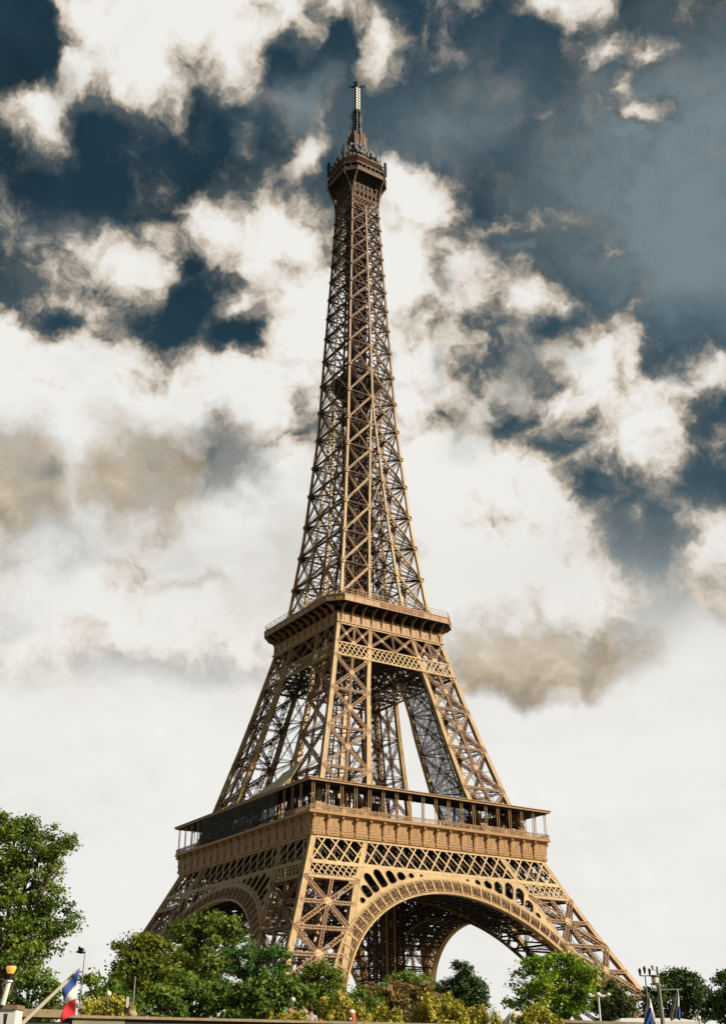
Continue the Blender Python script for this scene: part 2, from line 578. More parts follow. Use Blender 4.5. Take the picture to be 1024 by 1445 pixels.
def quay_wall():
    """stone quay wall between the river and the park"""
    r = empty('quay_wall', (WA.x, WA.y, 0))
    tag(r, 'low dark stained quay wall with a pale stone cap along the bottom edge', 'wall')
    zt = WA.z

    def P(s, o, z):
        q = WD * s + WN * o
        return Vector((q.x, q.y, z))

    def slab(s0, s1, o0, o1, z0, z1):
        mb_ = MB()
        i = 0
        mb_.v = [P(s0, o0, z0), P(s1, o0, z0), P(s1, o1, z0), P(s0, o1, z0), P(s0, o0, z1), P(s1, o0, z1), P(s1, o1, z1), P(s0, o1, z1)]
        mb_.f = [(0, 3, 2, 1), (4, 5, 6, 7), (0, 1, 5, 4), (1, 2, 6, 5), (2, 3, 7, 6), (3, 0, 4, 7)]
        return mb_
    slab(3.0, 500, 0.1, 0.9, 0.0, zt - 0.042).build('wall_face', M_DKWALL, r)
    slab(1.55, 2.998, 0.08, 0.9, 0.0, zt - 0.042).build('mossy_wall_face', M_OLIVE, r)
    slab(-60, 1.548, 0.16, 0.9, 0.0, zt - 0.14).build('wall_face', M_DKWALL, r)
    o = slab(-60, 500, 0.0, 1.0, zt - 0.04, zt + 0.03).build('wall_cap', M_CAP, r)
    o2 = slab(-60, 1.6, 0.05, 1.1, zt + 0.033, zt + 0.15).build('wall_cap', M_CAP, r)
    # dark glazed opening with pale posts in the left stretch
    g = slab(0.1, 1.45, 0.12, 0.155, zt - 1.6, zt - 0.22).build('window', M_GLASS, r)
    mb_ = MB()
    for s in (0.1, 0.62, 0.98, 1.45):
        t = slab(s - 0.02, s + 0.02, 0.085, 0.118, zt - 1.6, zt - 0.22)
        n0 = len(mb_.v)
        mb_.v += t.v
        mb_.f += [tuple(n0 + q for q in f) for f in t.f]
    fr = mb_.build('window_frame', M_STONE, g)
    fr.matrix_parent_inverse = Matrix()
    return r


quay_wall()

# ------------------------------------------------------------------ the lattice tower
PZ = [0, 22, 32, 42, 52, 67, 84, 95, 109, 121, 145, 178, 207, 240, 265, 274, 330]
PW = [59.5, 48.2, 42.8, 37.9, 33.3, 27.8, 23.1, 20.3, 16.9, 14.2, 11.4, 8.8, 7.65, 6.15, 5.2, 5.1, 5]
IZ = [0, 22, 32, 42, 52, 67, 84.4, 90.7, 109, 120, 146, 172, 184, 400]
IW = [44.5, 33.8, 28.7, 24.0, 18.6, 14.0, 10.8, 9.9, 6.25, 4.9, 2.8, 0.95, 0.0, 0.0]
W = lambda z: float(np.interp(z, PZ, PW))
WI = lambda z: float(np.interp(z, IZ, IW))
AW = lambda z: float(np.interp(z, [7, 40, 90, 130, 200, 265], [1.5, 1.35, 1.1, 0.72, 0.62, 0.5]))   # arris girder width


def arris(mb, ex, ey, z0, z1, step=3.0, sx=1, sy=1, k=1.0, strips=True):
    """box girder whose outer corner runs along (ex(z), ey(z)); sx, sy point into the leg"""
    n = max(1, int(round((z1 - z0) / step)))
    zs = [z0 + (z1 - z0) * i / n for i in range(n + 1)]
    rings = []
    for z in zs:
        a = AW(z) * k
        x, y = ex(z), ey(z)
        rings.append([Vector((x, y, z)), Vector((x + sx * a, y, z)), Vector((x + sx * a, y + sy * a, z)), Vector((x, y + sy * a, z))])
    i0 = len(mb.v)
    for r in rings:
        mb.v += r
    for q in range(n):
        A = i0 + q * 4
        for e in range(4):
            f = (e + 1) % 4
            mb.f.append((A + e, A + f, A + 4 + f, A + 4 + e))
    if strips:      # proud flange plates on the two outer faces
        for q in range(n):
            za, zb = zs[q], zs[q + 1]
            a = AW((za + zb) / 2) * k
            for off in (0.09, a - 0.09, a * 0.5):
                wd = 0.16 if off != a * 0.5 else 0.07
                p0 = Vector((ex(za) + sx * off, ey(za) - sy * 0.02, za))
                p1 = Vector((ex(zb) + sx * off, ey(zb) - sy * 0.02, zb))
                mb.bar(p0, p1, wd, 0.07, (0, 1, 0))
                p0 = Vector((ex(za) - sx * 0.02, ey(za) + sy * off, za))
                p1 = Vector((ex(zb) - sx * 0.02, ey(zb) + sy * off, zb))
                mb.bar(p0, p1, wd, 0.07, (1, 0, 0))


def E_face(kind):
    """edge curves of the four faces of the leg standing in the (-x, -y) corner: (edge a, edge b, outward normal)"""
    o = lambda z: -W(z)
    i = lambda z: -WI(z)
    if kind == 'front':
        return (lambda z: Vector((o(z), o(z), z))), (lambda z: Vector((i(z), o(z), z))), Vector((0, -1, 0.3))
    if kind == 'side':
        return (lambda z: Vector((o(z), o(z), z))), (lambda z: Vector((o(z), i(z), z))), Vector((-1, 0, 0.3))
    if kind == 'inner_front':
        return (lambda z: Vector((o(z), i(z), z))), (lambda z: Vector((i(z), i(z), z))), Vector((0, 1, -0.3))
    return (lambda z: Vector((i(z), o(z), z))), (lambda z: Vector((i(z), i(z), z))), Vector((1, 0, -0.3))


def star(mb, p, n, r, th=0.06, k=8):
    n = Vector(n).normalized()
    e = n.orthogonal().normalized()
    g = n.cross(e)
    mb.plate([p + (e * math.cos(2 * math.pi * i / k) + g * math.sin(2 * math.pi * i / k)) * r for i in range(k)], n, th)


def panels(mb, gm, ea, eb, nrm, zs, w, dep, ch, lc, inset=0.35, mid=True, vert=True, node=True, hw=0.8, gus=1.0, off=0.0):
    """X-braced panels between the two edges, with node and centre horizontals"""
    nn = Vector(nrm).normalized() * off
    A = lambda z: ea(z).lerp(eb(z), inset * AW(z) / max(0.1, (eb(z) - ea(z)).length)) - nn
    B = lambda z: eb(z).lerp(ea(z), inset * AW(z) / max(0.1, (eb(z) - ea(z)).length)) - nn
    for q in range(len(zs) - 1):
        z0, z1 = zs[q], zs[q + 1]
        mb.lat(A(z0), B(z1), w, nrm, dep, ch, lc)
        mb.lat(B(z0), A(z1), w, nrm, dep * 0.8, ch, lc)
        # crossing point
        wa, wb = (B(z0) - A(z0)).length, (B(z1) - A(z1)).length
        t = wa / (wa + wb)
        zc = z0 + (z1 - z0) * t
        C_ = (A(zc) + B(zc)) / 2
        if gm is not None:
            star(gm, C_ + Vector(nrm).normalized() * (dep / 2 + 0.05), nrm, w * gus * 0.95)
        if mid:
            mb.lat(A(zc), B(zc), w * hw, nrm, dep * 0.7, ch, lc)
        if vert:
            mb.lat((A(z0) + B(z0)) / 2, (A(z1) + B(z1)) / 2, w * hw, nrm, dep * 0.6, ch, lc)
    if node:
        for z in zs:
            mb.lat(A(z), B(z), w * hw, nrm, dep * 0.7, ch, lc)
    if gm is not None:
        for z in zs:
            for f, s in ((ea, eb), (eb, ea)):
                d = (s(z) - f(z)).normalized()
                u = (f(z + 1) - f(z)).normalized()
                a = AW(z)
                p = f(z) + Vector(nrm).normalized() * 0.09 - nn
                h = w * 1.35 * gus
                gm.plate([p - u * h * 1.2, p - u * h * 0.7 + d * (a + h * 0.8), p + d * (a + h * 1.15), p + u * h * 0.7 + d * (a + h * 0.8), p + u * h * 1.2], nrm, 0.06)


def xband(mb, P, x0, x1, z0, z1, pitch, dx1, dx2, w, n, d=0.12, x0t=None, x1t=None):
    """diamond lattice filling a band; P(x, z) gives the point; side limits may slope"""
    x0t = x0 if x0t is None else x0t
    x1t = x1 if x1t is None else x1t

    def clip(xa, za, xb, zb):
        # clip the segment to the sloping sides
        lo, hi = 0.0, 1.0
        for s, (b0, b1) in ((1, (x0, x0t)), (-1, (x1, x1t))):
            f = lambda t: s * ((xa + (xb - xa) * t) - (b0 + (b1 - b0) * ((za + (zb - za) * t - z0) / (z1 - z0))))
            f0, f1 = f(0), f(1)
            if f0 < 0 and f1 < 0:
                return None
            if f0 < 0:
                lo = max(lo, f0 / (f0 - f1))
            elif f1 < 0:
                hi = min(hi, f0 / (f0 - f1))
        if hi - lo < 0.03:
            return None
        g = lambda t: P(xa + (xb - xa) * t, za + (zb - za) * t)
        return g(lo), g(hi)
    k0 = int(math.floor((min(x0, x0t) - max(dx1, dx2)) / pitch)) - 1
    k1 = int(math.ceil((max(x1, x1t) + max(dx1, dx2)) / pitch)) + 1
    for k in range(k0, k1):
        x = k * pitch
        s = clip(x, z0, x + dx1, z1)
        if s:
            mb.bar(s[0], s[1], w, d, n)
        s = clip(x, z0, x - dx2, z1)
        if s:
            mb.bar(s[0], s[1], w, d, n)


ROT = [0, 90, 180, 270]


def quarter(o, k, parent):
    """copy k of a part round the tower's axis (k = 0 is the part itself)"""
    c = o if k == 0 else copy_tree(o)
    c.parent = parent
    c.rotation_euler = (0, 0, R(ROT[k]))
    return c


def leg_group(name, root, z0, z1, zs, w, dep, ch, lc, inner_kw, plinth=False):
    """one corner leg: arris girders with bracing on its four faces as sub-parts"""
    o = lambda z: -W(z)
    i = lambda z: -WI(z)
    mb = MB()
    arris(mb, o, o, z0, z1, sx=1, sy=1)
    arris(mb, i, o, z0, z1, sx=-1, sy=1)
    arris(mb, o, i, z0, z1, sx=1, sy=-1)
    arris(mb, i, i, z0, z1, sx=-1, sy=-1, k=0.9)
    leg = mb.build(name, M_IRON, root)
    for kind in ('front', 'side', 'inner_front', 'inner_side'):
        ea, eb, n = E_face(kind)
        mb = MB()
        gm = MB()
        kw = dict(mid=inner_kw.get('mid', True)) if kind in ('front', 'side') else inner_kw
        if kind in ('front', 'side'):
            panels(mb, gm, ea, eb, n, zs, w, dep, ch, lc, off=0.25, **kw)
        else:
            panels(mb, gm, ea, eb, n, zs, w * 0.7, 0.0, ch * 0.65, lc * 0.6, off=0.25, vert=False, **kw)
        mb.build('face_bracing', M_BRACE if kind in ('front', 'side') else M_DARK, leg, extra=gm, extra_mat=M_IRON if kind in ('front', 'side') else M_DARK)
    # floors of girders across the leg and loose struts within it
    mb = MB()
    rnd = random.Random(5)
    for z in zs:
        c = [Vector((o(z), o(z), z)), Vector((i(z), o(z), z)), Vector((i(z), i(z), z)), Vector((o(z), i(z), z))]
        mb.lat(c[0], c[2], w * 0.7, (0, 0, 1), 0.0, ch * 0.8, lc * 0.7)
        mb.lat(c[1], c[3], w * 0.7, (0, 0, 1), 0.0, ch * 0.8, lc * 0.7)
    for q in range(len(zs) - 1):
        zm = (zs[q] + zs[q + 1]) / 2
        cen = Vector(((o(zm) + i(zm)) / 2, (o(zm) + i(zm)) / 2, zm))
        for cx, cy in ((o, o), (i, o), (i, i), (o, i)):
            mb.bar(Vector((cx(zm), cy(zm), zm)), cen, 0.13)
            mb.bar(Vector((cx(zs[q]), cy(zs[q]), zs[q])), cen, 0.1)
        mb.ball(cen, 0.5, 8, 6)
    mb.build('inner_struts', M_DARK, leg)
    # inclined lift track and stairs inside the leg
    mb = MB()
    stp = 2.8 if plinth else 1.6
    n = int((z1 - z0) / stp)
    f = lambda z, a, b: Vector((o(z) + (i(z) - o(z)) * a, o(z) + (i(z) - o(z)) * b, z))
    for a, b in ((0.42, 0.55), (0.62, 0.55), (0.42, 0.75), (0.62, 0.75), (0.52, 0.55), (0.35, 0.68), (0.7, 0.62))[:4 if plinth else 7]:
        for q in range(6):
            za, zb = z0 + (z1 - z0) * q / 6, z0 + (z1 - z0) * (q + 1) / 6
            mb.bar(f(za, a, b), f(zb, a, b), 0.18)
    for q in range(n):
        z = z0 + (z1 - z0) * (q + 0.5) / n
        mb.bar(f(z, 0.42, 0.55), f(z, 0.62, 0.55), 0.14)
        mb.bar(f(z, 0.42, 0.75), f(z, 0.62, 0.75), 0.14)
        mb.bar(f(z, 0.42, 0.55), f(z + stp, 0.42, 0.75), 0.12)
        s = 1 if q % 2 else -1
        mb.bar(f(z, 0.25 - 0.08 * s, 0.3), f(z + stp, 0.25 + 0.08 * s, 0.3), 0.3 if not plinth else 0.2, 0.12)
        mb.bar(f(z, 0.17, 0.24), f(z, 0.17, 0.36), 0.14)
    for a, b in ((0.16, 0.24), (0.34, 0.24), (0.16, 0.36), (0.34, 0.36)):
        for q in range(6):
            za, zb = z0 + (z1 - z0) * q / 6, z0 + (z1 - z0) * (q + 1) / 6
            mb.bar(f(za, a, b), f(zb, a, b), 0.14)
    mb.build('lift_track', M_CORE, leg)
    if plinth:
        for cx, cy in ((o, o), (i, o), (i, i), (o, i)):
            mb = MB()
            x, y = cx(GZ + 2), cy(GZ + 2)
            mb.box(x - 2.4, y - 2.4, GZ - 0.5, x + 2.4, y + 2.4, GZ + 1.6)
            mb.box(x - 1.7, y - 1.7, GZ + 1.6, x + 1.7, y + 1.7, GZ + 2.6)
            mb.build('stone_plinth', M_STONE, leg)
    return leg


def build_tower():
    T = empty('lattice_tower', (0, 0, 0))
    tag(T, 'very tall golden brown wrought iron lattice tower with four arched legs and three platforms', 'tower')
    # ---- lower legs
    leg = leg_group('lower_leg', T, GZ, 57.0, [GZ + 0.5, 10.5, 21.5, 32.4, 43.2], 1.05, 0.8, 0.24, 0.13, dict(gus=0.8), plinth=True)
    for k in (1, 2, 3):
        quarter(leg, k, T)
    # ---- second stage legs
    leg = leg_group('middle_leg', T, 57.0, 110.4, [58.0, 59.6, 69.8, 80.3, 90.7, 100.4], 0.82, 0.6, 0.2, 0.11, dict(gus=0.8, mid=False))
    for k in (1, 2, 3):
        quarter(leg, k, T)

    FP = lambda x, z, o=0.0: Vector((x, -W(z) - o, z))      # a point on the front (-y) face
    NF = Vector((0, -1, 0.4))

    # ---- arch and girder of each side below the first floor
    Ra, Rb, zc = 38.1, 41.15, 4.0
    AP = lambda th, r, o=0.0: FP(r * math.sin(th), zc + r * math.cos(th), o)
    TH = R(66)
    n = 96
    mb = MB()
    for r0, wd, dep in ((Ra, 0.42, 1.5), (Rb, 0.36, 1.0), (Ra + 0.42, 0.12, 0.5), (Rb - 0.36, 0.12, 0.5)):
        for i in range(n):
            a, b = -TH + 2 * TH * i / n, -TH + 2 * TH * (i + 1) / n
            if zc + r0 * math.cos(a) < GZ + 2:
                continue
            p, q = AP(a, r0, 0.05 - dep * 0.3), AP(b, r0, 0.05 - dep * 0.3)
            mb.bar(p, q, wd, dep, (0, 1, 0))
    m = 35
    for i in range(m + 1):
        a = -TH + 2 * TH * i / m
        mb.bar(AP(a, Ra + 0.2, -0.1), AP(a, Rb - 0.1, -0.1), 0.34, 0.6, (0, 1, 0))
    arch = mb.build('arch', M_IRON, T)
    mb = MB()
    for i in range(m):
        a = -TH + 2 * TH * i / m
        da = 2 * TH / m
        # small arcade ornament inside each cell
        pts = []
        for q in range(9):
            ph = math.pi * q / 8
            pts.append(AP(a + da * (0.5 - 0.34 * math.cos(ph)), Rb - 1.5 + 0.95 * math.sin(ph), -0.2))
        for q in range(8):
            mb.bar(pts[q], pts[q + 1], 0.24, 0.3, (0, 1, 0))
        for fr in (0.16, 0.38, 0.62, 0.84):
            mb.bar(AP(a + da * (0.5 + (fr - 0.5) * 0.9), Ra + 0.85, -0.2), AP(a + da * (0.5 + (fr - 0.5) * 0.75), Rb - 1.0, -0.2), 0.15, 0.3, (0, 1, 0))
        mb.bar(AP(a, Rb - 0.62, -0.2), AP(a + da, Rb - 0.62, -0.2), 0.14, 0.2, (0, 1, 0))
        mb.bar(AP(a, Ra + 0.85, -0.2), AP(a + da, Ra + 0.85, -0.2), 0.26, 0.2, (0, 1, 0))
        mb.bar(AP(a, Ra + 0.4, -0.2), AP(a + da * 0.5, Ra + 0.85, -0.2), 0.1, 0.2, (0, 1, 0))
        mb.bar(AP(a + da, Ra + 0.4, -0.2), AP(a + da * 0.5, Ra + 0.85, -0.2), 0.1, 0.2, (0, 1, 0))
    mb.build('arch_arcading', M_BRACE, arch)
    # spandrel plates with rounded slots
    z_top = 46.55
    tha = R(46.5)
    for sgn in (-1, 1):
        outer = []
        outer.append((0.0, z_top))
        xi = lambda z: WI(z) - 0.0
        outer.append((xi(z_top), z_top))
        zz = z_top
        while True:
            zz -= 1.0
            x = xi(zz)
            if math.hypot(x, zz - zc) <= Rb + 0.15 or zz < 20:
                break
            outer.append((x, zz))
        th_end = math.atan2(xi(zz), zz - zc)
        k = 24
        for i in range(k + 1):
            th = th_end * (1 - i / k)
            outer.append(((Rb + 0.12) * math.sin(th), zc + (Rb + 0.12) * math.cos(th)))
        holes = []
        for i in range(8):
            th = R((8.9, 12.7, 16.5, 20.3, 24.2, 28.0, 31.4, 34.8)[i])
            r = Rb + 0.62
            # outward reach until chord or leg edge
            rr = r
            while True:
                x, z = rr * math.sin(th), zc + rr * math.cos(th)
                if z > z_top - 0.6 or x > WI(z) - 0.75 or rr > r + 8.5:
                    break
                rr += 0.05
            hw = min(1.12, (rr - r) * 0.62)
            if rr - r < 0.55:
                continue
            hp = []
            for (rc, sg) in ((rr - hw, 1), (r + hw * 0.55, -1)):
                for q in range(9):
                    ph = math.pi * q / 8
                    lx = hw * math.cos(ph) * sg
                    ly = (hw if sg > 0 else hw * 0.5) * math.sin(ph) * sg
                    hp.append((rc * math.sin(th) + lx * math.cos(th) + ly * math.sin(th), zc + rc * math.cos(th) - lx * math.sin(th) + ly * math.cos(th)))
            holes.append(hp)
        rings = [outer] + holes
        tris = tessellate_polygon([[Vector((x * sgn, z, 0)) for x, z in r_] for r_ in rings])
        flat = [p for r_ in rings for p in r_]
        mb = MB()
        for off in (0.12, -0.12):
            i0 = len(mb.v)
            mb.v += [FP(x * sgn, z, off) for x, z in flat]
            mb.f += [tuple(i0 + q for q in t) for t in tris]
        nf = len(flat)
        s0 = 0
        for r_ in rings:
            L = len(r_)
            for q in range(L):
                a_, b_ = s0 + q, s0 + (q + 1) % L
                mb.f.append((a_, b_, nf + b_, nf + a_))
            s0 += L
        # raised rims round the slots
        for hp in holes:
            L = len(hp)
            for q in range(L):
                (xa, za), (xb, zb) = hp[q], hp[(q + 1) % L]
                mb.bar(FP(xa * sgn, za, 0.14), FP(xb * sgn, zb, 0.14), 0.1, 0.12, (0, 1, 0))
        mb.build('spandrel_plate', M_IRON, arch)
    # inner parallel rib and the lattice soffit between
    dx = 14.3
    IP = lambda th, r, o=0.0: Vector((r * math.sin(th), -W(zc + r * math.cos(th)) + dx - o, zc + r * math.cos(th)))
    mb = MB()
    for r0, wd, dep in ((Ra, 0.4, 0.9), (Rb, 0.35, 0.7)):
        for i in range(n):
            a, b = -TH + 2 * TH * i / n, -TH + 2 * TH * (i + 1) / n
            mb.bar(IP(a, r0), IP(b, r0), wd, dep, (0, 1, 0))
    for i in range(m + 1):
        a = -TH + 2 * TH * i / m
        mb.bar(IP(a, Ra), IP(a, Rb), 0.3, 0.4, (0, 1, 0))
        if i < m and abs(a) < R(34):
            da = 2 * TH / m
            mb.bar(IP(a, Ra), IP(a + da, Rb), 0.2, 0.3, (0, 1, 0))
            mb.bar(IP(a + da, Ra), IP(a, Rb), 0.2, 0.3, (0, 1, 0))
    mb.build('inner_arch_rib', M_DARK, arch)
    mb = MB()
    m2 = 44
    for i in range(m2 + 1):
        a = -TH + 2 * TH * i / m2
        side = abs(a) > R(31)
        if side and i % 2:
            continue
        for r0 in ((Ra + 0.2, Rb + 0.2) if not side else (Ra + 0.2,)):
            mb.bar(AP(a, r0, -0.6), IP(a, r0), 0.36 if side else 0.5, 0.25, (math.sin(a), 0, math.cos(a)))
        if i < m2 and not side:
            da = 2 * TH / m2
            for r0 in (Ra + 0.25, Rb + 0.8):
                P0 = lambda t, s: AP(a + da * t, r0, -0.6).lerp(IP(a + da * t, r0), s)
                for q in range(5):
                    mb.bar(P0(0, q / 5), P0(1, (q + 1) / 5), 0.34, 0.2)
                    mb.bar(P0(1, q / 5), P0(0, (q + 1) / 5), 0.34, 0.2)
                mb.bar(P0(0, 0.5), P0(1, 0.5), 0.6, 0.3)
                mb.bar(P0(0, 0.2), P0(1, 0.2), 0.4, 0.3)
                mb.bar(P0(0, 0.8), P0(1, 0.8), 0.4, 0.3)
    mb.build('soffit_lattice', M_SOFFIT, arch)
    for k in (1, 2, 3):
        quarter(arch, k, T)

    # slim lift pylons standing between the legs
    for (px_, py_, hw_, mt_, mt2_) in ((5.6, -5.2, 1.15, M_FRIEZE, M_DARK), (0.6, -7.2, 1.1, M_DARK, M_DARK), (10.0, -2.0, 1.5, M_SOFFIT, M_CORE)):
        mb = MB()
        for u_ in (-1, 1):
            for v_ in (-1, 1):
                mb.bar((px_ + u_ * hw_, py_ + v_ * hw_, GZ), (px_ + u_ * hw_, py_ + v_ * hw_, 56.5), 0.42)
        py_n = mb.build('lift_pylon', mt_, T)
        mb = MB()
        z_ = GZ + 0.5
        while z_ < 55:
            for q in range(4):
                Rm = Matrix.Rotation(q * math.pi / 2, 3, 'Z')
                ctr = Vector((px_, py_, 0))
                c1, c2 = Rm @ Vector((-hw_, -hw_, 0)), Rm @ Vector((hw_, -hw_, 0))
                mb.bar(ctr + c1 + Vector((0, 0, z_)), ctr + c2 + Vector((0, 0, z_)), 0.18)
                mb.bar(ctr + c1 + Vector((0, 0, z_)), ctr + c2 + Vector((0, 0, z_ + 1.6)), 0.16)
                mb.bar(ctr + c2 + Vector((0, 0, z_)), ctr + c1 + Vector((0, 0, z_ + 1.6)), 0.16)
            z_ += 1.6
        for u_ in (-0.4, 0.4):
            mb.bar((px_ + u_ * hw_, py_, GZ), (px_ + u_ * hw_, py_, 56.5), 0.35)
        mb.build('pylon_lacing', mt2_, py_n)

    # ---- girder under the first floor gallery, whole side
    mb = MB()
    zt, zb = 52.15, 46.7
    xb_, xt_ = W(zb) - AW(zb), W(zt) - AW(zt)
    for z, wd in ((52.2, 0.55), (46.55, 0.75)):
        mb.bar(FP(-W(z) + 1.2, z, 0.06), FP(W(z) - 1.2, z, 0.06), wd, 0.25, NF)
    belts = mb
    lat = MB()
    P = lambda x, z: FP(x, z, 0.0)
    ib, it = WI(zb), WI(zt)
    ia = AW(49)
    xband(lat, P, -xb_, -ib - ia, zb, zt, 3.45, 4.9, 4.3, 0.34, NF, x0t=-xt_, x1t=-it - ia)
    xband(lat, P, ib + ia, xb_, zb, zt, 3.45, 4.9, 4.3, 0.34, NF, x0t=it + ia, x1t=xt_)
    xband(lat, P, -ib, ib, zb, zt, 3.45, 4.9, 4.3, 0.34, NF, x0t=-it, x1t=it)
    lat2 = MB()
    P2 = lambda x, z: FP(x, z, -1.5)
    xband(lat2, P2, -xb_, xb_, zb, zt, 3.45, 4.9, 4.3, 0.26, NF, x0t=-xt_, x1t=xt_)
    for q in range(-9, 10):
        x = q * 3.45
        lat2.bar(P2(x, zb), P2(x, zt), 0.3, 0.2, NF)
        lat2.bar(P(x, zt), P2(x, zb), 0.14)
    # fine belt across each leg
    for s in (-1, 1):
        z0, z1 = 43.35, 46.2
        a0, a1 = sorted((s * (W(z0) - AW(z0)), s * (WI(z0) + AW(z0))))
        b0, b1 = sorted((s * (W(z1) - AW(z1)), s * (WI(z1) + AW(z1))))
        xband(lat, P, a0, a1, z0, z1, 1.55, 2.5, 2.5, 0.24, NF, x0t=b0, x1t=b1)
        for z, wd in ((43.3, 0.6), (46.2, 0.3)):
            p, q = sorted((s * (W(z) - 1.0), s * (WI(z) + 1.0)))
            mb.bar(FP(p, z, 0.05), FP(q, z, 0.05), wd, 0.2, NF)
    girder = belts.build('lower_girder', M_IRON, T)
    lat.build('girder_lattice', M_IRON, girder)
    lat2.build('rear_lattice', M_DARK, girder)
    # deep girders on the line of the inner leg faces
    mb = MB()
    PI_ = lambda x, z: Vector((x, -WI(z), z))
    for z in (44.5, 56.4):
        mb.bar(PI_(-32, z), PI_(32, z), 0.6, 0.5)
    xband(mb, PI_, -31, 31, 44.5, 56.4, 3.1, 6.5, 6.5, 0.42, (0, -1, 0))
    for q in range(-10, 11):
        mb.bar(PI_(q * 3.1, 44.5), PI_(q * 3.1, 56.4), 0.3)
    for q in range(-4, 5):
        x = q * 7.0
        for z in (46.6, 52, 56):
            mb.lat(FP(x, z, -0.4), PI_(x, z), 0.7, (0, 0, 1), 0.5, 0.16, 0.1)
        mb.bar(FP(x, 46.6, -0.4), PI_(x, 56), 0.3)
        mb.bar(FP(x, 52, -0.4), PI_(x, 44.5), 0.3)
    mb.build('inner_girder', M_SOFFIT, girder)
    for k in (1, 2, 3):
        quarter(girder, k, T)

    # ---- first floor
    F1 = empty('first_floor', (0, 0, 0), T)
    mb = MB()
    w0, hole, zf = 33.4, 12.5, 56.9
    for (x0, y0, x1, y1) in ((-w0, -w0, w0, -hole), (-w0, hole, w0, w0), (-w0, -hole, -hole, hole), (hole, -hole, w0, hole)):
        mb.box(x0, y0, zf - 0.4, x1, y1, zf)
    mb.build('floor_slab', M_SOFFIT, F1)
    # frieze with its console brackets
    prof = [(52.35, 33.30), (52.6, 33.62), (53.0, 33.66), (53.05, 33.50), (54.3, 33.50), (54.35, 33.56), (54.5, 33.56), (54.55, 33.48), (56.2, 33.52), (56.7, 33.75), (57.0, 34.1)]
    mb = MB()
    for (za, wa), (zb2, wb) in zip(prof, prof[1:]):
        mb.quad((-wa, -wa, za), (wa, -wa, za), (wb, -wb, zb2), (-wb, -wb, zb2))
    fr = mb.build('frieze', M_FRIEZE, F1)
    nb = 18
    mb = MB()
    for i in range(nb):
        xm = -33.3 + 66.6 * (i + 0.5) / nb
        for zz in (53.2, 53.75):
            mb.bar((xm - 1.3, -33.56, zz), (xm + 1.3, -33.56, zz), 0.08, 0.06, (0, -1, 0))
        mb.bar((xm, -33.53, 54.6), (xm, -33.56, 56.2), 0.06, 0.05, (0, -1, 0))
    mb.build('frieze_moulding', M_FRIEZE, fr)
    for k in (1, 2, 3):
        quarter(fr, k, F1)
    # console
    mb = MB()
    for dx_ in (-0.1, 0.1):
        mb.tube([(dx_, -33.55, 53.1), (dx_, -33.75, 54.4), (dx_, -33.8, 55.6), (dx_, -34.1, 56.3)], [0.11, 0.11, 0.11, 0.16], 6)
    mb.box(-0.26, -33.95, 52.95, 0.26, -33.5, 53.2)
    mb.box(-0.24, -33.9, 54.2, 0.24, -33.5, 54.42)
    mb.ball((0, -34.22, 56.42), 0.38, 10, 7)
    mb.box(-0.22, -34.05, 56.1, 0.22, -33.5, 56.75)
    con = mb.build('console_bracket', M_FRIEZE, None)
    cons = []
    for k in range(4):
        for i in range(nb + 1):
            if i == nb:
                continue
            c = con if (k == 0 and i == 0) else con.copy()
            if c is not con:
                COL.objects.link(c)
            c.parent = F1
            x = -33.15 + 66.3 * i / nb
            a = R(ROT[k])
            c.rotation_euler = (0, 0, a)
            c.location = (x * math.cos(a), x * math.sin(a), 0)
    # cornice ledge and balustrade
    mb = MB()
    g = 34.15
    mb.bar((-g - 0.25, -g, 57.2), (g + 0.25, -g, 57.2), 0.34, 0.6, (0, 1, 0), True)
    mb.bar((-g - 0.1, -g + 0.05, 57.5), (g + 0.1, -g + 0.05, 57.5), 0.2, 0.5, (0, 1, 0), True)
    led = mb.build('cornice', M_FRIEZE, F1)
    mb = MB()
    mb.bar((-g, -g + 0.1, 58.75), (g, -g + 0.1, 58.75), 0.14, 0.2, (0, 1, 0))
    mb.bar((-g, -g + 0.1, 57.75), (g, -g + 0.1, 57.75), 0.12, 0.12, (0, 1, 0))
    nn_ = 170
    for i in range(nn_ + 1):
        x = -g + 2 * g * i / nn_
        mb.bar((x, -g + 0.1, 57.7), (x, -g + 0.1, 58.72), 0.09 if i % 5 else 0.22, 0.08, (0, 1, 0))
        if i < nn_:
            mb.bar((x, -g + 0.1, 58.28), (x + 2 * g / nn_, -g + 0.1, 58.5), 0.09, 0.06, (0, 1, 0))
    mb.build('balustrade', M_FRIEZE, led)
    for k in (1, 2, 3):
        quarter(led, k, F1)
    # gallery roof
    mb = MB()
    ro, ri = 34.6, 27.0
    for (x0, y0, x1, y1) in ((-ro, -ro, ro, -ri), (-ro, ri, ro, ro), (-ro, -ri, -ri, ri), (ri, -ri, ro, ri)):
        mb.box(x0, y0, 64.05, x1, y1, 64.3)
    rf = mb.build('gallery_roof', M_SOFFIT, F1)
    mb = MB()
    mb.bar((-ro - 0.1, -ro - 0.02, 64.22), (ro + 0.1, -ro - 0.02, 64.22), 0.5, 0.2, (0, 1, 0), True)
    mb.bar((-ro - 0.25, -ro - 0.1, 64.5), (ro + 0.25, -ro - 0.1, 64.5), 0.14, 0.5, (0, 1, 0), True)
    fa = mb.build('roof_fascia', M_FRIEZE, rf)
    for k in (1, 2, 3):
        c = fa.copy()
        COL.objects.link(c)
        c.parent = rf
        c.rotation_euler = (0, 0, R(ROT[k]))
    # slim paired posts
    mb = MB()
    for dx_ in (-0.3, 0.3):
        mb.bar((dx_, -33.9, 57.6), (dx_, -33.9, 64.1), 0.13, 0.13, (0, 1, 0))
    mb.bar((-0.45, -33.9, 63.6), (0.45, -33.9, 63.6), 0.14, 0.16, (0, 1, 0))
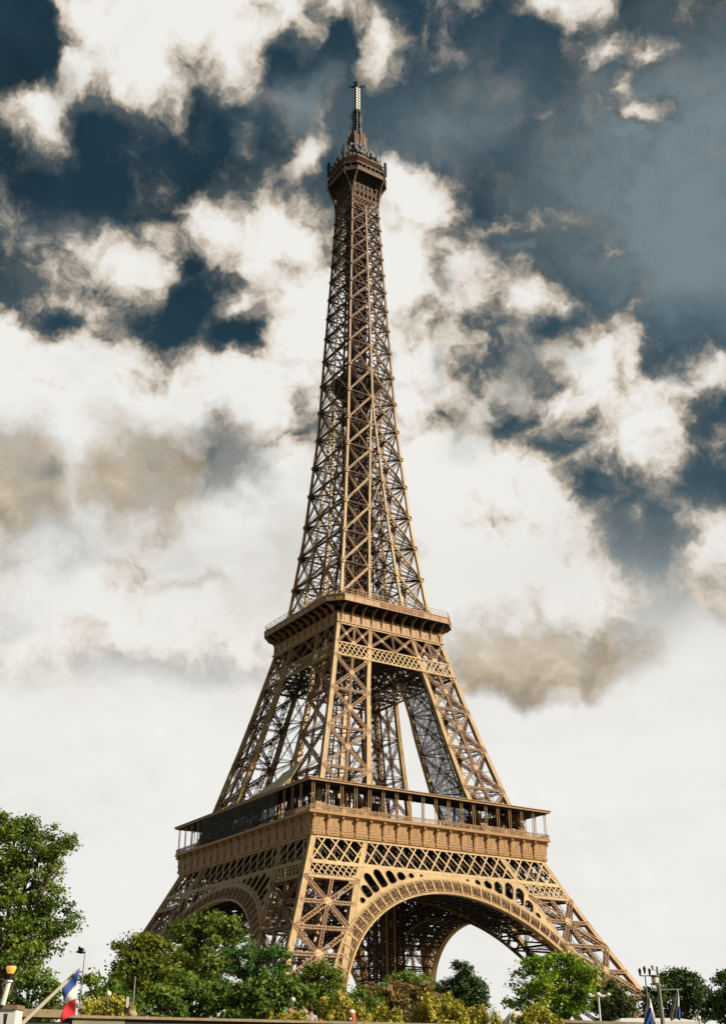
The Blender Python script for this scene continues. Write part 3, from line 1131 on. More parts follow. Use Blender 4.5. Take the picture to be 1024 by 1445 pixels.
    post = mb.build('gallery_post', M_FRIEZE, None)
    first = True
    for k in range(4):
        for i in range(18):
            c = post if first else post.copy()
            if not first:
                COL.objects.link(c)
            first = False
            c.parent = F1
            x = -33.3 + 66.6 * i / 18
            a = R(ROT[k])
            c.rotation_euler = (0, 0, a)
            c.location = (x * math.cos(a), x * math.sin(a), 0)
    mb = MB()
    mb.bar((0, -28.5, 57), (0, -28.5, 64.05), 0.26)
    post = mb.build('inner_post', M_DARK, None)
    first = True
    for k in range(4):
        for i in range(12):
            c = post if first else post.copy()
            if not first:
                COL.objects.link(c)
            first = False
            c.parent = F1
            x = -28.5 + 57 * i / 12
            a = R(ROT[k])
            c.rotation_euler = (0, 0, a)
            c.location = (x * math.cos(a), x * math.sin(a), 0)
    # pavilion structures by the legs on the floor: glazed frames
    for (x0, x1) in ((-30, -12), (13, 28)):
        mb = MB()
        fm = MB()
        y0, y1 = -31.0, -29.5
        mb.box(x0, y1, 57.0, x1, y1 + 0.2, 59.4)
        for x in np.linspace(x0, x1, 9):
            fm.bar((x, y0 + 1.4, 57), (x, y0 + 1.4, 63.9), 0.25, 0.2)
            fm.bar((x, -24, 57), (x, -24, 63.9), 0.25, 0.2)
        for z in (59.5, 61.5, 63.6):
            fm.bar((x0, y0 + 1.4, z), (x1, y0 + 1.4, z), 0.2, 0.25)
        for x in np.linspace(x0, x1, 12)[1:-1:3]:
            fm.box(x, -27.5, 57, x + 2.0, -27.3, 62.4)
        pv = mb.build('pavilion', M_BRACE, F1)
        fm.build('pavilion_frame', M_DARK, pv)
        for k in (1, 2, 3):
            quarter(pv, k, F1)
    # people-height clutter: visitors are too small to tell apart; benches and bins along the rail
    # dark netting and tarpaulin on the left side
    for (a_, b_) in ((-19.0, -11.6), (-11.5, -3.6), (-3.5, 6.0), (6.1, 19.4)):
        mb = MB()
        mb.box(-34.55, a_, 57.75, -34.42, b_, 64.05)
        mb.build('dark_netting', M_NET, F1)
    mb = MB()
    ys = np.linspace(-21.5, 13.5, 15)
    rr = random.Random(3)
    prev = None
    for q, y in enumerate(ys):
        tt = (y + 21.5) / 35.0
        h = 7.8 * (1 - tt) ** 0.9 + 0.25
        top = Vector((-28.6 + rr.uniform(-.25, .25), y, 64.35 + h * 1.0 + rr.uniform(-.3, .3)))
        mid = Vector((-31.6 + rr.uniform(-.25, .25), y, 64.35 + h * 0.38 + rr.uniform(-.2, .2)))
        lo = Vector((-34.4, y, 64.62))
        if prev:
            for (p, q2, p2, q3) in ((prev[0], prev[1], lo, mid), (prev[1], prev[2], mid, top)):
                mb.quad(p, q2, q3, p2)
        prev = (lo, mid, top)
    tp = mb.build('tarpaulin', M_TARP, F1)
    sm = tp.modifiers.new('thick', 'SOLIDIFY')
    sm.thickness = 0.08

    # ---- second stage belts
    mb = MB()
    la = MB()
    bz0, bz1 = 100.7, 103.8
    for z, wd in ((100.45, 0.5), (104.0, 0.42), (109.7, 0.45)):
        mb.bar(FP(-W(z) + 0.9, z, 0.06), FP(W(z) - 0.9, z, 0.06), wd, 0.22, NF)
    for z0, z1, x_in in ((bz0, bz1, None),):
        a = AW(102)
        for s in (-1, 1):
            p0, p1 = sorted((s * (W(z0) - a), s * (WI(z0) + a)))
            q0, q1 = sorted((s * (W(z1) - a), s * (WI(z1) + a)))
            xband(la, P, p0, p1, z0, z1, 1.42, 2.15, 2.15, 0.27, NF, x0t=q0, x1t=q1)
        xband(la, P, -WI(z0), WI(z0), z0, z1, 1.42, 2.15, 2.15, 0.27, NF, x0t=-WI(z1), x1t=WI(z1))
    cr = MB()
    gp = MB()
    z0, z1 = 104.1, 109.6
    segs = []
    for s in (-1, 1):
        o0, o1 = W(z0) - 0.5, W(z1) - 0.5
        i0_, i1_ = WI(z0) + 0.5, WI(z1) + 0.5
        m0, m1 = (o0 + i0_) / 2, (o1 + i1_) / 2
        segs += [(s * o0, s * o1, s * m0, s * m1), (s * m0, s * m1, s * i0_, s * i1_)]
        segs += [(s * i0_, s * i1_, 0, 0)]
    for (a0, a1, b0, b1) in segs:
        cr.lat(FP(a0, z0, -0.2), FP(b1, z1, -0.2), 0.6, NF, 0.5, 0.18, 0.1)
        cr.lat(FP(b0, z0, -0.2), FP(a1, z1, -0.2), 0.6, NF, 0.4, 0.18, 0.1)
        cr.lat(FP(b0, z0, -0.2), FP(b1, z1, -0.2), 0.6, NF, 0.3, 0.18, 0.1)
        star(gp, FP((a0 + b0 + a1 + b1) / 4, (z0 + z1) / 2, 0.12), NF, 0.5)
        star(gp, FP(b0, z0 + 0.3, 0.12), NF, 0.7)
    g2 = mb.build('upper_girder', M_IRON, T)
    la.build('girder_lattice', M_IRON, g2)
    cr.build('cross_bracing', M_BRACE, g2, extra=gp, extra_mat=M_IRON)
    mb = MB()
    PJ = lambda x, z: Vector((x, -WI(z), z))
    for z in (100.3, 104.6, 109.4):
        mb.bar(PJ(-17, z), PJ(17, z), 0.45, 0.45)
    xband(mb, PJ, -17, 17, 100.3, 104.6, 1.7, 2.6, 2.6, 0.3, (0, -1, 0))
    xband(mb, PJ, -16, 16, 104.6, 109.4, 4, 4, 4, 0.4, (0, -1, 0))
    for q in range(-4, 5):
        mb.lat(FP(q * 3.4, 101, -0.3), PJ(q * 3.4, 101), 0.6, (0, 0, 1), 0.4, 0.15, 0.1)
        mb.bar(FP(q * 3.4, 101, -0.3), PJ(q * 3.4 + 3.4, 101), 0.2)
    mb.build('inner_girder', M_DARK, g2)
    for k in (1, 2, 3):
        quarter(g2, k, T)

    # dark safety netting on the inner side of the right-hand leg and stair tower within it
    mb = MB()
    for q in range(8):
        za, zb2 = 58 + 41 * q / 8, 58 + 41 * (q + 1) / 8
        f = lambda z, t: Vector((WI(z) + 0.4, -W(z) + 1.3 + (W(z) - WI(z) - 2.2) * t, z))
        mb.quad(f(za, 0.05), f(za, 1.0), f(zb2 - 0.05, 1.0), f(zb2 - 0.05, 0.05))
    mb.build('dark_netting', M_NET, T)

    # ---- second floor
    F2 = empty('second_floor', (0, 0, 0), T)
    g, ch_ = 19.92, 3.39

    def octo(w, c, z):
        return [Vector(p) for p in ((-w + c, -w, z), (w - c, -w, z), (w, -w + c, z), (w, w - c, z), (w - c, w, z), (-w + c, w, z), (-w, w - c, z), (-w, -w + c, z))]

    def ring(mb_, lv):
        """stack of octagonal levels (w, c, z)"""
        R_ = [octo(*q) for q in lv]
        for a_, b_ in zip(R_, R_[1:]):
            for e in range(8):
                f = (e + 1) % 8
                mb_.quad(a_[e], a_[f], b_[f], b_[e])
    # wall behind the brackets
    mb = MB()
    ring(mb, [(16.75, 0.0, 109.9), (16.85, 0.0, 110.25), (16.85, 0.0, 110.3), (16.72, 0.0, 110.35), (16.72, 0.05, 112.0), (16.72, 0.1, 113.0), (16.5, 0.1, 113.0), (16.4, 0.1, 113.0)])
    for k in range(4):
        a = R(ROT[k])
        for i in range(21):
            x = -16.2 + 32.4 * i / 20
            p = Vector((x, -16.78, 110.4))
            q_ = Vector((x, -16.78, 112.1))
            Rm = Matrix.Rotation(a, 3, 'Z')
            mb.bar(Rm @ p, Rm @ q_, 0.08, 0.06, Rm @ Vector((0, -1, 0)))
        mb.bar(Rm @ Vector((-17, -16.95, 110.15)), Rm @ Vector((17, -16.95, 110.15)), 0.3, 0.25, Rm @ Vector((0, -1, 0)))
    mb.build('frieze', M_FRIEZE, F2)
    mb = MB()
    ring(mb, [(16.4, 0.1, 112.9), (15.4, 0.1, 113.0), (15.4, 0.1, 114.7)])  # dark recess added so the shade under the overhang goes near black
    R0 = octo(g - 0.3, ch_, 114.65)
    i0_ = len(mb.v)
    mb.v += R0
    mb.f.append(tuple(range(7, -1, -1)))
    ring(mb, [(g - 0.3, ch_, 114.65), (g, ch_, 114.9)])
    mb.v += octo(g - 0.5, ch_, 115.75)
    mb.f.append(tuple(range(len(mb.v) - 8, len(mb.v))))
    mb.build('floor_slab', M_SOFFIT, F2)
    # curved brackets
    mb = MB()
    pts = [(0, -16.78, 110.4), (0, -16.95, 111.8), (0, -17.4, 113.0), (0, -18.3, 114.0), (0, -19.7, 114.62)]
    for p, q_ in zip(pts, pts[1:]):
        mb.bar(p, q_, 0.2, 0.28, (0, -1, 1))
        a_, b_ = Vector(p), Vector(q_)
        wallp = lambda v: Vector((0, min(v.y + 0.0, -16.7), v.z))
        mb.plate([Vector((0, -16.7, a_.z)), a_, b_, Vector((0, -16.7 if b_.z < 113 else -17.2, b_.z))], (1, 0, 0), 0.07)
    br = mb.build('curved_bracket', M_FRIEZE, None)
    first = True
    for k in range(4):
        for i in range(11):
            c = br if first else br.copy()
            if not first:
                COL.objects.link(c)
            first = False
            c.parent = F2
            x = -15.6 + 31.2 * i / 10
            a = R(ROT[k])
            c.rotation_euler = (0, 0, a)
            c.location = (x * math.cos(a), x * math.sin(a), 0)
    # rim fascia and railing
    mb = MB()
    ring(mb, [(g, ch_, 114.9), (g + 0.08, ch_, 114.9), (g + 0.08, ch_, 115.1), (g, ch_, 115.12), (g, ch_, 116.45), (g + 0.12, ch_, 116.5), (g + 0.12, ch_, 116.75), (g - 0.25, ch_, 116.78)])
    o8 = octo(g + 0.03, ch_, 115.8)
    for e in range(8):
        a_, b_ = o8[e], o8[(e + 1) % 8]
        n_ = max(2, int((b_ - a_).length / 2.8))
        for i in range(n_):
            p = a_.lerp(b_, i / n_)
            mb.bar(p - Vector((0, 0, 0.65)), p + Vector((0, 0, 0.65)), 0.12, 0.1, (p.x, p.y, 0))
    rim = mb.build('rim_fascia', M_FRIEZE, F2)
    mb = MB()
    for hh, wd in ((118.35, 0.1), (117.5, 0.05)):
        o8 = octo(g - 0.15, ch_, hh)
        for e in range(8):
            mb.bar(o8[e], o8[(e + 1) % 8], wd, wd)
    for e in range(8):
        a_, b_ = octo(g - 0.15, ch_, 116.7)[e], octo(g - 0.15, ch_, 116.7)[(e + 1) % 8]
        n_ = max(2, int((b_ - a_).length / 0.9))
        for i in range(n_):
            p = a_.lerp(b_, i / n_)
            mb.bar(p, p + Vector((0, 0, 1.7 if i % 3 == 0 else 1.2)), 0.09, 0.09, (1, 0, 0))
    mb.build('railing', M_FRIEZE, rim)
    # gilt raised letters are unreadable in the picture: a row of small embossed strokes on the right face
    mb = MB()
    rr = random.Random(11)
    mb.box(-5.7, -g - 0.03, 115.22, 8.3, -g + 0.02, 116.32)
    x = -5.5
    while x < 8.0:
        wd = rr.uniform(0.32, 0.5)
        y = -g - 0.06
        for xx in (x, x + wd):
            mb.bar((xx, y, 115.3), (xx, y, 116.25), 0.11, 0.08, (0, -1, 0))
        mb.bar((x, y, rr.choice((115.35, 115.8, 116.2))), (x + wd, y, rr.choice((115.35, 115.8, 116.2))), 0.11, 0.08, (0, -1, 0))
        x += wd + 0.28
        if rr.random() < 0.15:
            x += 0.45
    mb.build('embossed_panel', mat('embossed_gilt', (0.30, 0.13, 0.055), 0.55, 0.25, 2), rim)
    # pavilion and machinery within the legs above the second floor
    mb = MB()
    mb.box(-9.5, -12.0, 116.5, 9.5, -5.5, 119.6)
    mb.box(-9.9, -12.5, 119.6, 9.9, -5.1, 119.9)
    pv = mb.build('pavilion', M_EQDARK, F2)
    mb = MB()
    for i in range(21):
        mb.bar((-9.3 + i * 0.93, -12.08, 117.2), (-9.3 + i * 0.93, -12.08, 119.5), 0.5, 0.06, (0, -1, 0))
    mb.bar((-9.5, -12.06, 119.55), (9.5, -12.06, 119.55), 0.2, 0.06, (0, -1, 0))
    mb.build('panel_strip', M_FRIEZE, pv)
    mb = MB()
    mb.box(-5.5, -5.5, 116.5, 5.5, 5.5, 124.5)
    mb.build('lift_hall', M_CORE, pv)
    mb = MB()
    mb.box(-11.6, -11.8, 117.0, -9.8, -4.0, 120.8)
    mb.build('lift_hall', M_CORE, pv)
    mb = MB()
    mb.box(9.8, -12.8, 116.8, 12.4, -9.0, 120.6)
    mb.build('red_cabin', M_RED, pv)
    mb = MB()
    mb.box(-8.6, -13.2, 119.95, -6.6, -12.2, 122.2)
    mb.build('red_cabin', M_RED, pv)

    # ---- upper shaft
    Zs = [116.8, 119.3, 129.3, 139.1, 148.8, 158.8, 168.1, 177.5, 187.2, 196.6, 205.7, 214.1, 221.7, 229.0, 235.9, 242.3, 248.3, 254.3, 259.6]
    mb = MB()
    o = lambda z: -W(z)
    i_ = lambda z: -WI(z)
    arris(mb, o, o, 115.5, 268.0, step=4, strips=False)
    for off in (0.06,):
        pass
    arris(mb, i_, o, 115.5, 184.0, step=4, sx=-1, sy=1, k=0.85, strips=False)
    arris(mb, o, i_, 115.5, 184.0, step=4, sx=1, sy=-1, k=0.85, strips=False)
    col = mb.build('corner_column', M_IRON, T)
    mb = MB()
    arris(mb, i_, i_, 115.5, 180.0, step=4, sx=-1, sy=-1, k=0.8, strips=False)
    mb.build('inner_column', M_DARK, col)

    def shaft_face(ea, eb, n_, bright, dull, gus, thin=1.0, gap=False):
        n_ = Vector(n_).normalized()
        for z0_, z1_ in zip(Zs[1:], Zs[2:]):
            wd = (0.62 if z0_ < 200 else 0.52) * thin
            A0, A1, B0, B1 = ea(z0_), ea(z1_), eb(z0_), eb(z1_)
            if (B0 - A0).length < 1.2:
                continue
            h = (B0 - A0).normalized() * 0.35
            bright.lat(A0 + h, B1 - h, wd, n_, 0.0, 0.19, 0.16, pitch=wd * 1.2)
            bright.bar(A0 + h - n_ * 0.35, B1 - h - n_ * 0.35, wd * 0.5, 0.15, n_)
            dull.lat(B0 - h - n_ * 0.3, A1 + h - n_ * 0.3, wd * 0.95, n_, 0.0, 0.16, 0.1)
            dull.lat(A1 + h - n_ * 0.2, B1 - h - n_ * 0.2, wd * 0.8, n_, 0.3, 0.12, 0.08)
            if gus is not None:
                for p in (A1, B1):
                    star(gus, p + n_ * 0.1 + ((A1 + B1) / 2 - p).normalized() * 0.35, n_, 0.78 * (1 if z1_ < 200 else 0.85), 0.06, 8)
                star(gus, (A0 + B1 + B0 + A1) / 4 + n_ * 0.02, n_, 0.3, 0.06, 6)
    # outer faces, drawn for the corner column in the (-x, -y) quarter
    for kind in ('front', 'side'):
        ea, eb, n_ = E_face(kind)
        br_, du, gu = MB(), MB(), MB()
        shaft_face(ea, eb, n_, br_, du, gu)
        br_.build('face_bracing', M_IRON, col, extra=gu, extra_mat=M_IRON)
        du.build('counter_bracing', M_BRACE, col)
    for kind in ('inner_front', 'inner_side'):
        ea, eb, n_ = E_face(kind)
        br_, du = MB(), MB()
        lim = lambda f: f
        Zk = Zs[:]
        for z0_, z1_ in zip(Zk[1:8], Zk[2:9]):
            A0, A1, B0, B1 = ea(z0_), ea(z1_), eb(z0_), eb(z1_)
            du.lat(A0, B1, 0.5, n_, 0.0, 0.15, 0.1)
            du.lat(B0, A1, 0.5, n_, 0.0, 0.15, 0.1)
            du.lat(A1, B1, 0.5, n_, 0.0, 0.15, 0.1)
        du.build('inner_bracing', M_DARK, col)
    # radiating struts at each node level
    mb = MB()
    kn = MB()
    for q, z in enumerate(Zs[1:]):
        c = Vector((o(z), o(z), z))
        wi = WI(z)
        tgt = []
        dz = (Zs[min(q + 2, len(Zs) - 1)] - z) * 0.5
        for a_, b_ in ((0.0, 0.5), (0.5, 0.0), (0.5, 0.5), (0.25, 0.5), (0.5, 0.25)):
            tgt.append(Vector((o(z) * (1 - a_ * 1.3), o(z) * (1 - b_ * 1.3), z)))
            tgt.append(Vector((o(z) * (1 - a_ * 0.95), o(z) * (1 - b_ * 0.95), z + dz)))
            tgt.append(Vector((o(z) * (1 - a_ * 0.8), o(z) * (1 - b_ * 0.8), z - dz * 0.8)))
        for t_ in tgt:
            mb.bar(c, t_, 0.17 if z < 200 else 0.13)
        for t_ in (Vector((o(z), -o(z), z)), Vector((-o(z), o(z), z))):
            mb.bar(c, c.lerp(t_, 0.5), 0.3, 0.25)
        e = Vector((i_(z), i_(z), z)) if z < 182 else Vector((-1.6, -1.6, z))
        mb.lat(c, e, 0.45, (0, 0, 1), 0.3, 0.12, 0.08)
        mb.lat(Vector((o(z), -1.7, z)), Vector((-1.7, -1.7, z)), 0.4, (0, 0, 1), 0.0, 0.12, 0.08)
        mb.lat(Vector((-1.7, o(z), z)), Vector((-1.7, -1.7, z)), 0.4, (0, 0, 1), 0.0, 0.12, 0.08)
        if z < 180:
            kn.ball(e, 0.85, 8, 6)
    mb.build('radial_struts', M_DARK, col, extra=kn, extra_mat=M_EQDARK)
    for k in (1, 2, 3):
        quarter(col, k, T)
    # bracing in the gap between the columns, and the single middle rib above it
    mb = MB()
    for z0_, z1_ in zip(Zs[1:8], Zs[2:9]):
        a0, a1 = WI(z0_), WI(z1_)
        if a0 < 0.6:
            continue
        mb.lat(FP(-a0, z0_, -0.3), FP(a0, z0_, -0.3), 0.4, NF, 0.2, 0.12, 0.08)
        if a0 > 1.8:
            mb.lat(FP(-a0, z0_, -0.3), FP(a1, z1_, -0.3), 0.45, NF, 0.0, 0.12, 0.08)
            mb.lat(FP(a0, z0_, -0.3), FP(-a1, z1_, -0.3), 0.45, NF, 0.0, 0.12, 0.08)
    gb = mb.build('gap_bracing', M_BRACE, T)
    mb = MB()
    zz = 183.0
    while zz < 262:
        z2 = min(zz + 6, 262)
        mb.bar(FP(0, zz, 0.05), FP(0, z2, 0.05), 0.62, 0.35, (0, -1, 0))
        zz = z2
    mb.build('middle_rib', M_IRON, gb)
    for k in (1, 2, 3):
        quarter(gb, k, T)
    # lift shaft down the middle
    mb = MB()
    s = 2.0
    z0_, z1_ = 119.0, 268.0
    for x in (-s, -s * 0.33, s * 0.33, s):
        for y in (-s, -s * 0.33, s * 0.33, s):
            if abs(x) < s and abs(y) < s:
                continue
            mb.bar((x, y, z0_), (x, y, z1_), 0.34)
    z = z0_
    q = 0
    while z < z1_ - 2:
        for a in range(4):
            Rm = Matrix.Rotation(a * math.pi / 2, 3, 'Z')
            mb.bar(Rm @ Vector((-s, -s, z)), Rm @ Vector((s, -s, z)), 0.3)
            mb.bar(Rm @ Vector((-s, -s, z)), Rm @ Vector((s, -s, z + 2.6)), 0.22)
            mb.bar(Rm @ Vector((s, -s, z)), Rm @ Vector((-s, -s, z + 2.6)), 0.22)
        if q % 2 == 0:
            mb.box(-s * 0.9, -s * 0.9, z + 0.4, s * 0.9, s * 0.9, z + 0.55)
        z += 2.6
        q += 1
    for dx_, dy_ in ((-3.4, -3.4), (3.4, -3.4), (-3.4, 3.4), (3.4, 3.4)):
        mb.bar((dx_, dy_, 119), (dx_ * 0.7, dy_ * 0.7, 262), 0.3)
    mb.build('lift_shaft', M_CORE, T)
    # solid dark boxes added inside the shaft to make it darker and denser
    for zc_ in (128.0, 171.0, 233.0):
        mb = MB()
        mb.box(-1.8, -1.8, zc_, 1.8, 1.8, zc_ + 6.5)
        mb.box(-2.1, -2.1, zc_ + 6.5, 2.1, 2.1, zc_ + 7.0)
        mb.build('shaft_backing_box', M_SOFFIT, T)
    # stair flights winding round the shaft
    mb = MB()
    z = 120.0
    q = 0
    while z < 262:
        r_ = 3.0
        c4 = [(-r_, -r_), (r_, -r_), (r_, r_), (-r_, r_)]
        a_, b_ = c4[q % 4], c4[(q + 1) % 4]
        mb.bar((a_[0], a_[1], z), (b_[0], b_[1], z + 2.4), 0.7, 0.2)
        mb.bar((a_[0], a_[1], z + 1.1), (b_[0], b_[1], z + 3.5), 0.08, 0.08)
        z += 2.4
        q += 1
    mb.build('stair', M_DARK, T)
    # intermediate platform
    mb = MB()
    ring(mb, [(3.6, 1.2, 188.8), (4.3, 1.4, 190.8), (6.3, 1.9, 193.6), (6.45, 1.9, 194.4), (6.45, 1.9, 196.5), (6.3, 1.9, 196.6)])
    mb.v += octo(6.3, 1.9, 194.5)
    mb.f.append(tuple(range(len(mb.v) - 8, len(mb.v))))
    mb.v += octo(3.6, 1.2, 188.8)
    mb.f.append(tuple(range(len(mb.v) - 8, len(mb.v)))[::-1])
    mp = mb.build('intermediate_platform', M_SOFFIT, T)
    mb = MB()
    for e in range(8):
        a_, b_ = octo(6.4, 1.9, 0)[e], octo(6.4, 1.9, 0)[(e + 1) % 8]
        for h_ in (194.5, 195.7, 196.6):
            mb.bar(Vector((a_.x, a_.y, h_)) * 1.0, Vector((b_.x, b_.y, h_)), 0.16, 0.2)
    mb.build('platform_rim', M_TOP, mp)

    # ---- summit
    S = empty('summit', (0, 0, 0), T)
    mb = MB()
    la2 = MB()
    for k in range(4):
        Rm = Matrix.Rotation(R(ROT[k]), 3, 'Z')
        PP = lambda x, z: Rm @ Vector((x, -W(z) - 0.02, z))
        nrm = Rm @ Vector((0, -1, 0))
        mb.bar(PP(-5.2, 262.2), PP(5.2, 262.2), 0.4, 0.3, nrm)
        mb.bar(PP(-5.2, 265.0), PP(5.2, 265.0), 0.4, 0.3, nrm)
        xband(la2, PP, -4.9, 4.9, 262.3, 264.9, 1.3, 2.0, 2.0, 0.2, nrm)
        for x in np.linspace(-4.0, 4.0, 6):
            mb.bar(PP(x, 265), PP(x, 273), 0.36, 0.3, nrm)
        xband(la2, PP, -4.9, 4.9, 265.2, 273.0, 1.6, 4.4, 4.4, 0.2, nrm)
        mb.bar(PP(0, 259.6), PP(4.8, 262.0), 0.4, 0.3, nrm)
        mb.bar(PP(0, 259.6), PP(-4.8, 262.0), 0.4, 0.3, nrm)
        star(mb, PP(0, 259.8) + nrm * 0.2, nrm, 0.9)
        mb.bar(PP(-5, 257.0), PP(5, 257.0), 0.2, 0.2, nrm)
    sh = mb.build('summit_base', M_TOP, S)
    la2.build('base_lattice', M_TOP, sh)
    g3, c3 = 8.35, 3.2
    mb = MB()
    mb.v += octo(g3, c3, 273.4)
    mb.f.append(tuple(range(8))[::-1])
    mb.v += octo(g3, c3, 276.7)
    mb.f.append(tuple(range(8, 16)))
    ring(mb, [(4.9, 0.6, 268.0), (5.0, 0.8, 270.5), (5.6, 1.4, 272.4), (6.8, 2.2, 273.4)])
    mb.build('gallery_floor', M_SOFFIT, S)
    mb = MB()
    ring(mb, [(g3, c3, 273.38), (g3 + 0.1, c3, 273.4), (g3 + 0.1, c3, 274.0), (g3, c3, 274.05)])
    ring(mb, [(g3 - 0.02, c3, 274.1), (g3 - 0.02, c3, 275.1)])
    ring(mb, [(g3, c3, 276.4), (g3 + 0.12, c3, 276.4), (g3 + 0.12, c3, 276.8), (g3, c3, 276.85)])
    o8 = octo(g3, c3, 0)
    for e in range(8):
        a_, b_ = o8[e], o8[(e + 1) % 8]
        n_ = 2 if e % 2 else 6
        for i in range(n_ + 1):
            p = a_.lerp(b_, i / n_)
            mb.bar(p + Vector((0, 0, 274)), p + Vector((0, 0, 276.5)), 0.28, 0.2, (p.x, p.y, 0))
    gr = mb.build('gallery_rim', M_TOP, S)
    mb = MB()
    ring(mb, [(g3 - 0.5, c3, 274.1), (g3 - 0.5, c3, 276.5)])
    mb.build('gallery_glazing', M_GLASS, gr)
    # curved corner brackets, two for each corner
    mb = MB()
    e1 = Vector((-g3 + c3, -g3, 273.4))
    pts = []
    for t_ in (0, .2, .4, .6, .8, 1.0):
        k_ = t_ ** 2.2
        pts.append(Vector((-5.15, -5.15, 263.8)).lerp(e1, 0) + Vector(((e1.x + 5.15) * k_, (e1.y + 5.15) * k_, (273.4 - 263.8) * t_)))
    for p, q_ in zip(pts, pts[1:]):
        mb.bar(p, q_, 0.42, 0.4, (0, -1, 0.2))
    b1_ = mb.build('corner_bracket', M_TOP, S)
    mb = MB()
    for p, q_ in zip(pts, pts[1:]):
        mb.bar(Vector((p.y, p.x, p.z)), Vector((q_.y, q_.x, q_.z)), 0.42, 0.4, (-1, 0, 0.2))
    b2_ = mb.build('corner_bracket', M_TOP, S)
    for k in (1, 2, 3):
        quarter(b1_, k, S)
        quarter(b2_, k, S)
    # upper deck: cage, cabin, roof slopes
    mb = MB()
    ring(mb, [(6.6, 2.4, 276.8), (6.6, 2.4, 279.6)])
    ring(mb, [(7.6, 2.8, 280.0), (7.75, 2.9, 280.0), (7.75, 2.9, 280.7), (6.2, 2.4, 281.2), (5.4, 2.0, 284.5), (3.9, 1.5, 287.3), (2.8, 1.0, 289.6), (2.6, 0.9, 291.2)])
    mb.v += octo(7.7, 2.9, 280.0)
    mb.f.append(tuple(range(len(mb.v) - 8, len(mb.v)))[::-1])
    cab = mb.build('summit_cabin', M_TOP, S)
    mb = MB()
    o8, p8 = octo(8.2, 3.1, 276.9), octo(7.9, 3.0, 280.0)
    for e in range(8):
        n_ = 5 if e % 2 else 16
        for i in range(n_):
            mb.bar(o8[e].lerp(o8[(e + 1) % 8], i / n_), p8[e].lerp(p8[(e + 1) % 8], i / n_), 0.09)
        for t_ in (0.3, 0.6):
            mb.bar(o8[e].lerp(p8[e], t_), o8[(e + 1) % 8].lerp(p8[(e + 1) % 8], t_), 0.08)
    mb.build('safety_cage', M_TOP, cab)
    mb = MB()
    rr = random.Random(8)
    for q in range(150):
        a = rr.uniform(0, 2 * math.pi)
        t_ = rr.random()
        r_ = 8.3 - 5.4 * t_ + rr.uniform(-.5, .5)
        z = 281 + 9.5 * t_ + rr.uniform(-1.2, 1.0)
        x, y = r_ * math.cos(a), r_ * math.sin(a)
        s1, s2, s3 = rr.uniform(.15, .55), rr.uniform(.15, .55), rr.uniform(.3, 1.5)
        mb.box(x - s1, y - s2, z - 0.5, x + s1, y + s2, z + s3)
    for q in range(34):
        a = rr.uniform(0, 2 * math.pi)
        t_ = rr.random()
        r_ = 9.3 - 6 * t_
        z = 280.5 + 8.5 * t_
        x, y = r_ * math.cos(a), r_ * math.sin(a)
        mb.bar((x, y, z), (x, y, z + rr.uniform(1.5, 3.4)), 0.12)
        mb.bar((x * 0.7, y * 0.7, z), (x, y, z + 0.3), 0.12)
    mb.build('aerials', M_EQUIP, cab)
    for a in (R(-149), R(-33), R(147), R(33)):
        mb = MB()
        x, y = 9.6 * math.cos(a), 9.6 * math.sin(a)
        mb.tube([(x, y, 279.0), (x, y, 284.6)], 0.55, 8)
        mb.bar((x * 0.7, y * 0.7, 280.5), (x, y, 280.5), 0.3)
        mb.bar((x * 0.7, y * 0.7, 283.0), (x, y, 283.0), 0.2)
        mb.build('aerial_drum', M_EQDARK, cab)
    mb = MB()
    mb.tube([(4.5, -7.6, 281), (4.5, -7.6, 289)], 0.16, 6)
    mb.build('whip_aerial', M_EQUIP, cab)
    # lantern block
    mb = MB()
    mb.box(-2.5, -2.5, 290.5, 2.5, 2.5, 295.4)
    for q in range(26):
        a = rr.uniform(0, 2 * math.pi)
        x, y = 2.7 * math.cos(a), 2.7 * math.sin(a)
        mb.box(x - .35, y - .35, rr.uniform(289, 293), x + .35, y + .35, rr.uniform(294, 297.3))
    mb.build('lantern_block', M_TOP, S)
    # lower mast: dark, thick, covered in small aerials
    mb = MB()
    s = 1.35
    mb.box(-s * .8, -s * .8, 295.4, s * .8, s * .8, 307.6)
    for z in np.arange(296.5, 308, 1.3):
        for a in range(8):
            an = a * math.pi / 4 + 0.2
            x, y = math.cos(an), math.sin(an)
            mb.box(1.45 * x - .25, 1.45 * y - .25, z - 0.5, 1.45 * x + .25, 1.45 * y + .25, z + 0.55)
            if int(z * 10) % 4 < 2:
                mb.bar((1.3 * x, 1.3 * y, z), (2.35 * x, 2.35 * y, z + 0.1), 0.12)
                mb.bar((2.35 * x, 2.35 * y, z - 0.4), (2.35 * x, 2.35 * y, z + 0.6), 0.12)
    mb.tube([(0, 0, 307.2), (0, 0, 308.0)], 1.75, 12)
    mb.build('lower_mast', M_EQDARK, S)
    mb = MB()
    z = 308.0
    mb.tube([(0, 0, 308), (0, 0, 319.4)], 0.55, 10)
    for q in range(9):
        zz = 308.2 + q * 1.25
        for a in range(4):
            an = a * math.pi / 2 + math.pi / 4 + 0.1
            x, y = 0.62 * math.cos(an), 0.62 * math.sin(an)
            mb.box(x - .33, y - .33, zz, x + .33, y + .33, zz + 1.0)
    um = mb.build('white_mast', M_MAST, S)
    mb = MB()
    for a in range(4):
        an = a * math.pi / 2 + 0.1
        x, y = 1.0 * math.cos(an), 1.0 * math.sin(an)
        mb.bar((x, y, 308), (x, y, 319.5), 0.14)
    for q in range(10):
        zz = 308.05 + q * 1.25
        mb.tube([(0, 0, zz - 0.08), (0, 0, zz + 0.08)], 1.02, 10)
    mb.build('mast_cage', M_EQDARK, um)
    mb = MB()
